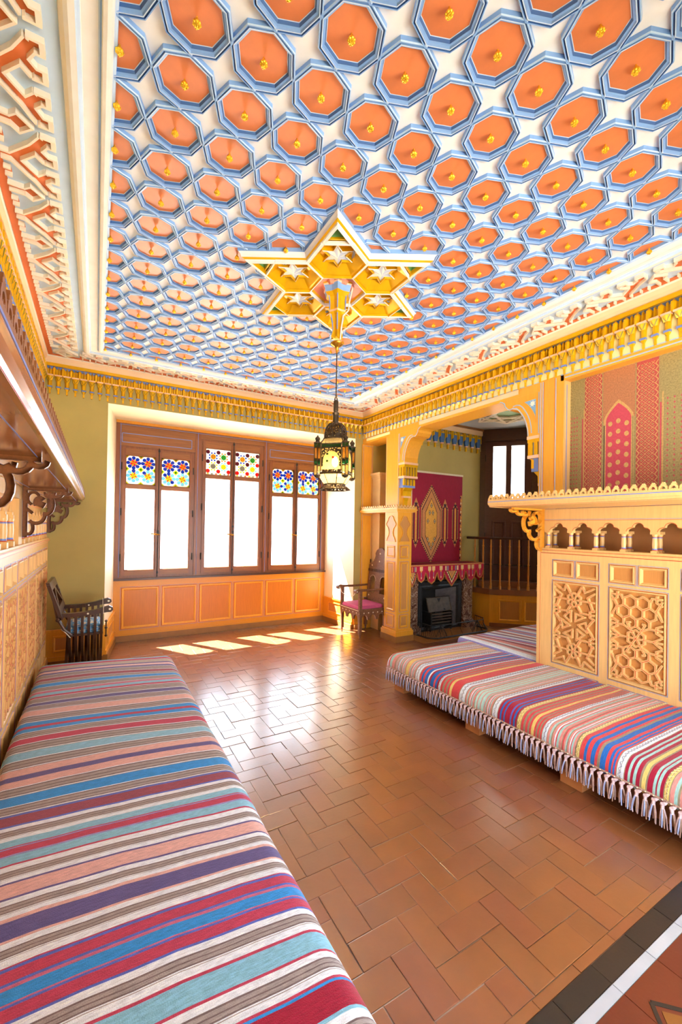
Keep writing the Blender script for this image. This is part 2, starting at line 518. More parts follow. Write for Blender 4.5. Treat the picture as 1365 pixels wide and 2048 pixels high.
# floor tiles: herringbone 2 x 1
TW, TG = .1185, .0029
def floor_tiles():
    th = .012
    def tile_mesh(l, w, nm):
        b = MB('tile')
        e = .0022
        v = []
        for (x, y, z) in ((e, e, 0), (l - e, e, 0), (l - e, w - e, 0), (e, w - e, 0)): v.append((x, y, 0))
        lo = [(0, 0, -e * .35), (l, 0, -e * .35), (l, w, -e * .35), (0, w, -e * .35)]
        bt = [(0, 0, -th), (l, 0, -th), (l, w, -th), (0, w, -th)]
        fs = [(0, 1, 2, 3)] + [(4 + i, 4 + (i + 1) % 4, (i + 1) % 4, i) for i in range(4)] + [(8 + i, 8 + (i + 1) % 4, 4 + (i + 1) % 4, 4 + i) for i in range(4)]
        b.add(v + lo + bt, fs)
        return b
    mh = tile_mesh(2 * TW - TG, TW - TG, 'h').mesh('floor_tile')
    mv = tile_mesh(TW - TG, 2 * TW - TG, 'v').mesh('floor_tile')
    ms = tile_mesh(TW - TG, TW - TG, 's').mesh('floor_tile')
    Y0 = .90
    ox, oy = .03, Y0
    tiles = []
    for i in range(-6, 64):
        for j in range(-2, 50):
            s = (i - j) % 4
            x, y = ox + i * TW, oy + j * TW
            if s == 0: tiles.append((x, y, 2 * TW, TW, 0))
            elif s == 3: tiles.append((x, y, TW, 2 * TW, 1))
    out = []
    for x, y, l, wd, k in tiles:
        xc, yc = x + l / 2, y + wd / 2
        if yc < Y0 - .01 or x + l > 7.3 or y + wd > 6.45: continue
        if xc < XL + .05: continue
        if xc > XR2 - .02 and yc > FY: continue
        if xc < .3 and yc < 4.15: continue
        if xc > 3.0 and yc < 3.2: continue
        if yc > YB and (xc < .1 or xc > 3.5): continue
        if y < Y0 - .01 and k == 0: continue
        if y < Y0 - .01: k = 2; y = Y0; wd = TW
        out.append((x, y, l, wd, k))
    def size(t):
        xc, yc = t[0] + t[2] / 2, t[1] + t[3] / 2
        if xc < .62 and yc < 4.3: return 99
        if xc > 2.62 and yc < 3.4: return 99
        d = xc * .505 + yc * .863
        u = (xc * .863 - yc * .505) / d
        if d < .2 or abs(u) > .82 or 1.6 / d > 1.2: return 90 + d
        return d
    out.sort(key=size)
    rnd = random.Random(3)
    for t in out[:300]:
        z = rnd.uniform(-.0022, .0012)
        o = put('floor_tile', (mh, mv, ms)[t[4]], FLOOR, (t[0] + rnd.uniform(-.001, .001), t[1] + rnd.uniform(-.001, .001), z))
        o.rotation_euler = (rnd.uniform(-.004, .004), rnd.uniform(-.004, .004), rnd.uniform(-.006, .006))
    b = MB('tile')
    for t in out[300:]:
        src = (mh, mv, ms)[t[4]]
        z = rnd.uniform(-.002, .001)
        b.add([(v.co.x + t[0], v.co.y + t[1], v.co.z + z) for v in src.vertices], [tuple(p.vertices) for p in src.polygons])
    o = b.build('floor_tile_field', FLOOR); o['kind'] = 'stuff'; o['label'] = 'far terracotta herringbone tiles'
    # threshold border of black, white and red tiles
    b = MB('tile')
    def row(y0, y1, mat, nm, step, x0=.6, x1=3.6, off=0):
        x = x0 + off
        while x < x1:
            q = MB(mat); q.box(0, step - TG, 0, y1 - y0 - TG, -.012, 0)
            put(nm, q.mesh(nm), FLOOR, (x, y0, rnd.uniform(-.001, .0005)))
            x += step
    row(.865, .90, 'tile', 'floor_edge_tile', .237)
    row(.79, .865, 'tile_black', 'border_tile', .237, off=.06)
    row(.752, .79, 'tile_white', 'border_tile', .237, off=.06)
    row(.50, .752, 'tile_red', 'border_tile', .237, off=.06)
    row(.25, .50, 'tile_red', 'border_tile', .237, off=-.05)
    row(0, .25, 'tile_red', 'border_tile', .237, off=.06)
    P = lambda u, v, h: (u, v, h)
    for k in range(7):
        q = MB('tile_black', 'tile_yellow', 'tile_ochre')
        cx, cyy = 1.66 + k * .36 - .36, .56
        q.poly(P, [(cx - .1, cyy), (cx, cyy + .1), (cx + .1, cyy), (cx, cyy - .1)], .001, .0022, 'tile_ochre')
        q.bar(P, (cx - .13, cyy), (cx, cyy + .13), .014, .001, .0022, 'tile_black'); q.bar(P, (cx + .13, cyy), (cx, cyy + .13), .014, .001, .0024, 'tile_black')
        q.bar(P, (cx - .13, cyy), (cx + .02, cyy - .13), .016, .001, .0026, 'tile_yellow'); q.bar(P, (cx + .13, cyy), (cx - .02, cyy - .13), .016, .001, .0028, 'tile_yellow')
        q.build('border_motif', FLOOR)
floor_tiles()

# ------------------------------------------------------------------ ceiling: octagon coffers
GX, GY, SX, SY = .028, 1.5865, .2558, .2478
def octagon(rx, ry, h, n=8): return [(rx * math.cos(2 * PI * i / n), ry * math.sin(2 * PI * i / n), -h) for i in range(n)]
def ring_mesh(prof, cap=None, clip=None):
    b = MB('ceil_blue')
    vs, fs, ms = [], [], []
    for k, h, m in prof: vs += octagon(k * SX / 2, k * SY / 2, h)
    for j in range(len(prof) - 1):
        for i in range(8):
            fs.append((8 * j + i, 8 * j + (i + 1) % 8, 8 * j + 8 + (i + 1) % 8, 8 * j + 8 + i)); ms.append(prof[j + 1][2])
    if cap:
        fs.append(tuple(range(8 * (len(prof) - 1), 8 * len(prof)))); ms.append(cap)
    b.add(vs, fs, ms)
    return b
RING = [(1.062, 0, 'ceil_blue'), (1.055, .018, 'ceil_blue'), (1.035, .023, 'ceil_blue_pale'), (1.005, .023, 'ceil_blue'), (.992, .014, 'ceil_blue_dark'), (.968, .014, 'ceil_blue_dark'), (.955, .023, 'ceil_blue'), (.925, .023, 'ceil_blue_pale'), (.90, .016, 'ceil_blue'), (.84, .014, 'ceil_blue'), (.80, .003, 'ceil_blue_dark'), (.78, .002, 'ceil_blue_pale')]
def boss_mesh():
    b = MB('boss_gold')
    r = random.Random(1)
    b.lathe([(.004, 0), (.006, -.012), (.013, -.018), (.016, -.028), (.012, -.040), (.003, -.045)], 9)
    for k in range(7):
        a = k * 2 * PI / 7
        b.lathe([(.001, .006), (.006, .003), (.007, -.002), (.004, -.006), (.001, -.007)], 5, (.013 * math.cos(a), .013 * math.sin(a), -.03))
    for k in range(4):
        a = k * PI / 2
        b.lathe([(.001, .005), (.006, .002), (.005, -.004), (.001, -.006)], 5, (.007 * math.cos(a), .007 * math.sin(a), -.04))
    return b.mesh('rosette_boss', True)
def coffers():
    full = ring_mesh(RING).mesh('octagon_frame')
    pan = ring_mesh([(.80, .0015, 'ceil_orange')], 'ceil_orange'); pan.mats = ['ceil_orange']; pan.m = [0] * len(pan.m)
    pan = pan.mesh('octagon_panel')
    boss = boss_mesh()
    x0, x1, y1 = GX, GX + 12 * SX, GY + 14 * SY
    def clip(src, cx, cyy):
        bm = bmesh.new(); bm.from_mesh(src)
        for co, no in (((x0 - cx, 0, 0), (-1, 0, 0)), ((x1 - cx, 0, 0), (1, 0, 0)), ((0, y1 - cyy, 0), (0, 1, 0))):
            bmesh.ops.bisect_plane(bm, geom=bm.verts[:] + bm.edges[:] + bm.faces[:], plane_co=co, plane_no=no, clear_outer=True)
        me = src.copy(); bm.to_mesh(me); bm.free()
        return me
    sc = (1.545, 2.745)
    def in_star(x, y, R=.70):
        dx, dy = x - sc[0], y - sc[1]
        for k in range(6):
            pass
        t1 = all(dx * math.cos(a) + dy * math.sin(a) < R / 2 for a in (PI / 3, PI, 5 * PI / 3))
        t2 = all(dx * math.cos(a) + dy * math.sin(a) < R / 2 for a in (0, 2 * PI / 3, 4 * PI / 3))
        return t1 or t2
    cache = {}
    for i in range(13):
        for j in range(-4, 15):
            x, y = GX + i * SX, GY + j * SY
            pts = [(x + .11 * math.cos(k * PI / 4), y + .11 * math.sin(k * PI / 4)) for k in range(8)]
            if in_star(x, y) and all(in_star(*p) for p in pts): continue
            edge = i in (0, 12) or j == 14
            if edge:
                key = (i if i in (0, 12) else 5, j if j == 14 else 0)
                if key not in cache: cache[key] = (clip(full, x, y), clip(pan, x, y))
                mf, mp = cache[key]
            else: mf, mp = full, pan
            o = put('octagon_panel', mp, CEIL, (x, y, ZC))
            put('octagon_frame', mf, CEIL, (x, y, ZC))
            if not in_star(x, y, .74): put('rosette_boss', boss, o, (.016 if i == 0 else -.016 if i == 12 else 0, -.016 if j == 14 else 0, 0), None, (.86, .86, .9))
coffers()

# ceiling border: mouldings, fretwork, cove
FX0, FX1, FY1, FY0 = GX, GX + 12 * SX, GY + 14 * SY, GY - 5 * SY
def ceiling_border():
    # inner frame moulding (blue line, white torus, flat cream, white torus) around the field
    b = MB('ceil_white')
    prof = [(.185, 0, 'ceil_white'), (.18, .02, 'fret_rib'), (.165, .034, 'fret_rib'), (.150, .042, 'ceil_white'), (.128, .042, 'ceil_white'), (.122, .03, 'ceil_blue_pale'), (.112, .026, 'ceil_blue_pale'), (.11, .022, 'ceil_white'), (.055, .022, 'ceil_white'), (.05, .03, 'ceil_blue_pale'), (.044, .034, 'ceil_blue'), (.04, .046, 'fret_rib'), (.026, .05, 'ceil_white'), (.012, .046, 'ceil_white'), (.004, .03, 'ceil_white'), (0, .022, 'ceil_blue_pale'), (-.008, .020, 'ceil_blue_pale'), (-.010, 0, 'ceil_blue')]
    b.loop(PCl, FX0, FX1, FY0 - 1, FY1, [(-p[0], p[1], p[2]) for p in prof])
    struct(b.build('trim_1', CEIL), 'white moulded frame with pale blue lines around the octagon field')
    b = MB('cove')
    # cove between cornice and ceiling
    prof = [(.022, ZC - ZG, 'cove'), (.026, ZC - ZG - .012, 'cove'), (.03, .05, 'cove'), (.045, .02, 'cove'), (.05, .012, 'fret_rib'), (.055, .0, 'fret_rib')]
    b.loop(PCl, XL, XR, YF, YB, prof)
    struct(b.build('trim_2', CEIL), 'plain peach cove moulding above the gilt cornice')
ceiling_border()

def fretwork():
    """counterchange border: orange trees edged with cream ribs on a pale blue ground"""
    p = .478
    def unit():
        b = MB('fret_rib')
        P = lambda u, v, h: (u, v, -h)
        S = [((.5, .06), (.5, .15)), ((0, .06), (0, .16)), ((1, .06), (1, .16)), ((.25, .06), (.25, .118)), ((.75, .06), (.75, .118))]
        for m in (0, 1):
            f = (lambda q: (1 - q[0], q[1])) if m else (lambda q: q)
            for a, c in (((.5, .15), (.26, .25)), ((.26, .25), (.125, .290)), ((.125, .290), (.125, .330)), ((.27, .248), (.375, .292)), ((.375, .292), (.375, .330))): S.append((f(a), f(c)))
        wide, nar = [], []
        for a, c in S:
            a, c = (a[0] * p, a[1]), (c[0] * p, c[1])
            up = c[1] > .31
            wide.append(quad(a, c, .062, .010)); nar.append(quad(a, (c[0], c[1] - (.009 if up else 0)), .042, .0 if up else .010))
        for cx in (0, p):
            for r, L_ in ((.062, wide), (.048, nar)): L_.append([(cx - r, .20), (cx, .20 - r), (cx + r, .20), (cx, .20 + r)])
        union(P, wide, nar, .026, .003, b, 'fret_rib', 'fret_orange')
        bm = bmesh.new()
        me = b.mesh('fretwork_piece')
        bm.from_mesh(me)
        for co, no in (((0, 0, 0), (-1, 0, 0)), ((p, 0, 0), (1, 0, 0)), ((0, .097, 0), (0, -1, 0))):
            bmesh.ops.bisect_plane(bm, geom=bm.verts[:] + bm.edges[:] + bm.faces[:], plane_co=co, plane_no=no, clear_outer=True)
        bm.to_mesh(me); bm.free()
        return me
    um = unit()
    grounds = MB('ceil_blue_pale', 'fret_orange')
    a, c = .055, .40
    for x0, x1, y0, y1 in ((XL + a, XL + c, YF, YB - a), (XR - c, XR - a, YF, YB - a), (XL + c, XR - c, YB - c, YB - a)):
        grounds.box(x0, x1, y0, y1, ZC - .004, ZC - .001)
    e = .044
    for x0, x1, y0, y1 in ((XL + a, XL + a + e, YF, YB - a), (XR - a - e, XR - a, YF, YB - a), (XL + a + e, XR - a - e, YB - a - e, YB - a)):
        grounds.box(x0, x1, y0, y1, ZC - .008, ZC - .003, 'fret_orange')
    t = struct(grounds.build('trim_3', CEIL), 'pale blue and orange ground of the ceiling fretwork border')
    for j in range(12):
        y = YB - .345 - (j + 1) * p
        if y < YF - p: break
        o = put('fretwork_piece', um, t); o.matrix_local = Matrix(((0, 1, 0, XL), (1, 0, 0, y), (0, 0, 1, ZC - .004), (0, 0, 0, 1)))
        o = put('fretwork_piece', um, t); o.matrix_local = Matrix(((0, -1, 0, XR), (1, 0, 0, y), (0, 0, 1, ZC - .004), (0, 0, 0, 1)))
    for cx in (XL + .225, XR - .225):
        q = MB('fret_rib')
        P = lambda u, v, h: (u, v, ZC - .004 - h)
        cyy = YB - .225
        D = lambda r: [(cx - r, cyy), (cx, cyy - r), (cx + r, cyy), (cx, cyy + r)]
        union(P, [D(.115)], [D(.092)], .026, .003, q, 'fret_rib', 'fret_orange'); union(P, [D(.06)], [D(.035)], .026, .003, q, 'fret_rib', 'fret_orange')
        q.build('fretwork_corner', t)
    n = 7
    k = (XR - XL - .70) / n / p
    for i in range(n):
        o = put('fretwork_piece', um, t); o.matrix_local = Matrix(((k, 0, 0, XL + .35 + i * p * k), (0, -1, 0, YB), (0, 0, 1, ZC - .004), (0, 0, 0, 1)))
fretwork()

# ------------------------------------------------------------------ gilt stalactite cornice
def pendant_mesh(pitch=.08, gold='gold', blue='blue_line', name='cornice_pendant'):
    """u across, h out of the wall, v up; origin at the top centre on the wall face"""
    b = MB(gold)
    P = lambda u, v, h: (u, -h, v)
    q = pitch / .08
    def facet(u, v0, v1, vt, wd, d, m=gold):
        # a three sided finger with a pointed head
        w2 = wd / 2
        vs = [P(u - w2, v0, 0), P(u, v0, d), P(u + w2, v0, 0), P(u - w2, v1, 0), P(u, v1, d), P(u + w2, v1, 0), P(u, vt, d * .35)]
        b.add(vs, [(0, 1, 4, 3), (1, 2, 5, 4), (3, 4, 6), (4, 5, 6), (0, 2, 1)], m)
    def hexf(u, v0, v1, vt, wd, d, m=gold):
        w2 = wd / 2
        us = [(-w2, 0), (-w2 * .9, d * .5), (-w2 * .35, d), (w2 * .35, d), (w2 * .9, d * .5), (w2, 0)]
        vs = [P(u + a, v0, h) for a, h in us] + [P(u + a, v1, h) for a, h in us] + [P(u, vt, d * .4)]
        n = len(us)
        b.add(vs, [(i, i + 1, n + i + 1, n + i) for i in range(n - 1)] + [(n + i, n + i + 1, 2 * n) for i in range(n - 1)] + [tuple(range(n))], m)
    facet(0, -.105, -.025, -.004, .024 * q, .042)
    hexf(-.04 * q, -.105, -.030, -.002, .046 * q, .050)
    # pink band
    b.rect(P, -.034 * q, .034 * q, -.114, -.098, 0, .052, 'pink_band')
    # Y shaped body: two side wedges and a front triangle
    w1, w2 = .032 * q, .021 * q
    vs = [P(-w1, -.114, 0), P(-w1, -.114, .040), P(0, -.114, .054), P(w1, -.114, .040), P(w1, -.114, 0),
          P(-w2, -.160, 0), P(-w2, -.160, .026), P(0, -.160, .036), P(w2, -.160, .026), P(w2, -.160, 0)]
    b.add(vs, [(i, i + 1, 6 + i, 5 + i) for i in range(4)], [gold, gold, gold, gold])
    b.add([P(-.030 * q, -.118, .046), P(-.024 * q, -.118, .050), P(-.001, -.158, .038), P(-.004, -.160, .035)], [(0, 1, 2, 3)], 'gold_dark')
    b.add([P(.030 * q, -.118, .046), P(.024 * q, -.118, .050), P(.001, -.158, .038), P(.004, -.160, .035)], [(0, 1, 2, 3)], 'gold_dark')
    hexf(0, -.222, -.150, -.146, .042 * q, .030)
    b.rect(P, -.0225 * q, .0225 * q, -.236, -.220, 0, .031, blue)
    vs = [P(-w2, -.236, 0), P(-w2 * .8, -.236, .026), P(w2 * .8, -.236, .026), P(w2, -.236, 0), P(-.008 * q, -.258, 0), P(-.007 * q, -.258, .014), P(.007 * q, -.258, .014), P(.008 * q, -.258, 0)]
    b.add(vs, [(0, 1, 5, 4), (1, 2, 6, 5), (2, 3, 7, 6), (4, 5, 6, 7)], gold)
    b.rect(P, -.008 * q, .008 * q, -.302, -.256, 0, .014, gold)
    return b.mesh(name)
PEND = pendant_mesh()
def cornice(name, label, P, ztop, u0, u1, rot, base):
    t = MB('gold', 'blue_line', 'cream_wall')
    t.rect(P, u0, u1, ztop + .0, ztop + .034, 0, .035, 'gold')
    t.rect(P, u0, u1, ztop - .034, ztop, 0, .012, 'blue_line'); t.rect(P, u0, u1, ztop - .108, ztop - .034, 0, .020, 'gold')
    o = struct(t.build(name), label)
    n = round((u1 - u0) / .08)
    st = (u1 - u0) / n
    for i in range(n):
        q = put('cornice_pendant', PEND, o)
        q.location = P(u0 + (i + .5) * st, ztop, .0); q.rotation_euler = (0, 0, rot)
PB0 = lambda u, v, h: (u, YB - h, v)
PR0 = lambda u, v, h: (XR - h, u, v)
PL0 = lambda u, v, h: (XL + h, u, v)
cornice('trim_4', 'gilt stalactite cornice with blue bands above the windows', PB0, 3.342, XL + .03, XR - .03, 0, 0)
cornice('trim_5', 'gilt stalactite cornice running above the arcade and brocade', PR0, 3.338, .3, YB - .03, PI * 1.5, 0)
cornice('trim_6', 'gilt stalactite cornice above the cream wall', PL0, 3.342, .42, YB - .03, PI * .5, 0)
# strip behind the right cornice, the wall's lit look put into its pale colour
b = MB('cream_wall'); b.box(XR - .004, XR + .02, YF, YB, ZB, 3.38)
struct(b.build('trim_7'), 'pale yellow strip painted as lit wall behind the gilt cornice')

# ------------------------------------------------------------------ carved panelling, gallery and shelves
def hexpts(cx, cyy, r, rot=PI / 2): return [(cx + r * math.cos(rot + k * PI / 3), cyy + r * math.sin(rot + k * PI / 3)) for k in range(6)]
def lattice_segments(kind):
    """segments in mm about the panel centre, panel 360 x 700"""
    S = []
    def ln(*p):
        for a, b in zip(p, p[1:]): S.append((a, b))
    def hexa(cx, cyy, r): ln(*(hexpts(cx, cyy, r) + hexpts(cx, cyy, r)[:1]))
    c60, s60 = .5, .866
    if kind == 0:
        for s in (1, -1):
            hexa(0, 225 * s, 62)
            ln((-178, 225 * s), (178, 225 * s))
            for q in (1, -1):
                ln((q * 72, 350 * s), (0, 225 * s), (q * 62, 118 * s))
                ln((q * 178, 345 * s), (q * 95, 300 * s), (q * 72, 350 * s))
                ln((q * 178, 300 * s), (q * 120, 258 * s), (q * 165, 150 * s), (q * 178, 150 * s))
                ln((q * 178, 160 * s), (q * 140, 140 * s), (q * 140, 95 * s), (q * 178, 75 * s))
                ln((q * 178, 118 * s), (q * 60, 118 * s))
                ln((q * 178, 85 * s), (q * 110, 0))
        for k in range(6):
            t = k * PI / 3
            R_ = lambda p: (p[0] * math.cos(t) - p[1] * math.sin(t), p[0] * math.sin(t) + p[1] * math.cos(t))
            ln(*[R_(p) for p in ((28, 125), (28, 30), (88, 68), (28, 125))])
    else:
        hexa(0, 0, 66)
        ln((-178, 0), (178, 0))
        for q in (1, -1): ln((q * 66, 115), (-q * 66, -115))
        for s in (1, -1):
            for k in range(6):
                a = k * PI / 3
                hexa(92 * math.cos(a), 200 * s + 92 * math.sin(a), 52)
            for q in (1, -1):
                ln((q * 46, 200 * s - s * 80), (q * 66, 115 * s))
                ln((q * 178, 165 * s), (q * 138, 235 * s), (q * 178, 310 * s))
                ln((q * 178, 130 * s), (q * 140, 112 * s), (q * 140, 70 * s), (q * 178, 50 * s))
                ln((q * 178, 92 * s), (q * 90, 92 * s))
                ln((q * 178, 40 * s), (q * 118, 0))
                ln((q * 178, 328 * s), (q * 110, 328 * s), (q * 100, 300 * s))
                ln((q * 140, 348 * s), (q * 140, 300 * s), (q * 178, 280 * s))
    return S
def lattice_mesh(kind):
    b = MB('ochre')
    P = lambda u, v, h: (u, v, h)
    W2, H2 = .178, .345
    segs = [((a[0] / 1000, a[1] / 1000), (c[0] / 1000, c[1] / 1000)) for a, c in lattice_segments(kind)]
    segs = [(a, c) for a, c in segs if math.hypot(a[0] - c[0], a[1] - c[1]) > .004]
    union(P, [quad(a, c, .0150, .004) for a, c in segs], [], .026, 0, b, 'ochre')
    for a, c in segs: b.bar(P, a, c, .0026, .0255, .0268, 'red_line')
    return b.mesh('lattice')
LAT = [lattice_mesh(0), lattice_mesh(1)]
PAN_PROF = lambda d=.012: [(0, 0, 'red_line'), (.003, .0012, 'red_line'), (.004, .010, 'ochre'), (.012, .010, 'ochre'), (.024, -d, 'ochre')]
def surf(obj, P, u, v, h, k=1):
    """orient an object whose local x,y,z are u,v,h of the mapping"""
    o0 = Vector(P(u, v, h)); a = Vector(P(u + 1, v, h)) - o0; c = Vector(P(u, v + 1, h)) - o0; d = Vector(P(u, v, h + 1)) - o0
    M = Matrix((a * k, c, d)).transposed().to_4x4(); M.translation = o0
    obj.matrix_local = M

def colonnette(h=.176):
    b = MB('ochre')
    b.box(-.021, .021, -.021, .021, 0, .026)
    b.lathe([(.019, .026), (.021, .030), (.017, .035, 'red_line'), (.0175, .040, 'blue_line'), (.0175, .045, 'blue_line'), (.0165, .046), (.0185, .075), (.0165, .124), (.0165, .126, 'blue_line'), (.0165, .131, 'blue_line'), (.0150, .135, 'red_line'), (.0205, .150), (.0215, .154)], 12)
    b.box(-.024, .024, -.024, .024, .154, .176)
    return b.mesh('colonnette', True)
COLN = colonnette()
def spire():
    b = MB('ochre')
    b.box(-.026, .026, -.026, .026, 0, .034)
    b.lathe([(.022, .034), (.026, .040), (.021, .046, 'red_line'), (.0215, .052, 'blue_line'), (.0215, .058, 'blue_line'), (.021, .060), (.0235, .10), (.021, .150), (.021, .153, 'blue_line'), (.021, .158, 'blue_line'), (.020, .163, 'red_line'), (.024, .172), (.024, .182)], 12)
    b.box(-.021, .021, -.021, .021, .182, .205); b.box(-.016, .016, -.016, .016, .205, .225); b.lathe([(.011, .225), (.007, .245), (.001, .275)], 8)
    return b.mesh('spired_colonnette', True)
SPIRE = spire()
def arch_board(P, u0, u1, cols, v0, v1, h0, h1):
    """board with trefoil arches cut into its lower edge; cols = column positions"""
    pts = [(u0, v1), (u0, v0)]
    cs = sorted(cols)
    bays = list(zip(cs, cs[1:]))
    for a, c in bays:
        l, r = a + .024, c - .024
        m, hw = (a + c) / 2, (c - a) / 2 - .024
        pts.append((l, v0))
        for k in range(1, 6):
            t = PI - k * PI / 5 * .5
            pts.append((l + hw * .42 + hw * .42 * math.cos(t), v0 + .034 * math.sin(t)))
        for k in range(0, 9):
            t = PI - k * PI / 8
            pts.append((m + hw * .46 * math.cos(t), v0 + .038 + .034 * math.sin(t)))
        for k in range(4, -1, -1):
            t = k * PI / 5 * .5
            pts.append((r - hw * .42 + hw * .42 * math.cos(t), v0 + .034 * math.sin(t)))
        pts.append((r, v0))
    pts += [(u1, v0), (u1, v1)]
    b = MB('ochre', 'red_line')
    vs = [Vector(p) for p in pts]
    ov, oe, of, *_ = delaunay_2d_cdt(vs, [], [list(range(len(pts)))], 1, 1e-6)
    b.add([P(p.x, p.y, h1) for p in ov], of, 'ochre')
    n = len(pts)
    b.add([P(*p, h0) for p in pts] + [P(*p, h1) for p in pts], [(i, (i + 1) % n, n + (i + 1) % n, n + i) for i in range(n)], 'ochre')
    for p, q in zip(pts[1:-2], pts[2:-1]): b.bar(P, (p[0], p[1] + .003), (q[0], q[1] + .003), .0034, h1 - .0004, h1 + .0008, 'red_line')
    return b
def crest_mesh():
    """openwork crown ornament standing on the shelf edge; u along, v up, h thickness"""
    b = MB('ochre')
    P = lambda u, v, h: (u, v, h)
    def arc(cx, cyy, r, a0, a1, n, wd):
        p = [(cx + r * math.cos(a0 + (a1 - a0) * k / n), cyy + r * math.sin(a0 + (a1 - a0) * k / n)) for k in range(n + 1)]
        return [quad(x, y, wd, wd * .15) for x, y in zip(p, p[1:])]
    q = arc(0, .020, .0185, -.2, PI + .2, 8, .0115) + arc(0, .017, .0075, PI, 2 * PI, 5, .006)
    q += [quad((0, .036), (0, .058), .013), quad((-.012, .044), (.012, .044), .011), quad((-.027, .006), (.027, .006), .016)]
    q += arc(-.0235, .020, .006, -1.2, 1.2, 4, .006) + arc(.0235, .020, .006, PI - 1.2, PI + 1.2, 4, .006)
    union(P, q, [], .012, 0, b, 'ochre', base=-.008)
    return b.mesh('crest_ornament')
CREST = crest_mesh()
def bracket_mesh(dep, hgt, name='shelf_bracket'):
    """fretted scroll bracket in the plane (d out of the wall, v down); thickness along local z"""
    b = MB('walnut')
    P = lambda u, v, h: (u, v, h)
    def arc(cx, cyy, rx, ry, a0, a1, n):
        return [(cx + rx * math.cos(a0 + (a1 - a0) * k / n), cyy + ry * math.sin(a0 + (a1 - a0) * k / n)) for k in range(n + 1)]
    D, H = dep, hgt
    q = []
    def pl(p, wd):
        for a, c in zip(p, p[1:]): q.append(quad(a, c, wd * 1.45, wd * .16))
    pl([(0, -.008), (D, -.008)], .018); pl([(.010, 0), (.010, -H)], .022)
    pl(arc(D * .98, -.018, D * .10, .022, PI, 2 * PI, 6), .014)
    pl(arc(D * .74, -.030, D * .14, .034, 0, -PI * .9, 7), .017)
    pl(arc(D * .50, -H * .34, D * .16, H * .20, PI * .55, -PI * .62, 9), .019)
    pl(arc(D * .28, -H * .56, D * .20, H * .17, .3, -PI * .75, 8), .018)
    pl(arc(D * .12, -H * .82, D * .10, H * .13, .6, -PI * .6, 6), .016)
    pl(arc(D * .22, -H * .22, D * .13, H * .13, -.4, PI * 1.4, 10), .015)
    pl(arc(D * .36, -H * .30, D * .10, H * .10, PI * .2, PI * 1.2, 6), .02)
    pl([(D * .3, -H * .30), (D * .46, -H * .36)], .03); pl([(D * .05, -H * .42), (D * .20, -H * .52)], .016)
    pl(arc(D * .58, -.03, D * .12, .04, PI, PI * 2, 6), .012)
    union(P, q, [], .013, 0, b, 'walnut', base=-.013)
    return b.mesh(name)

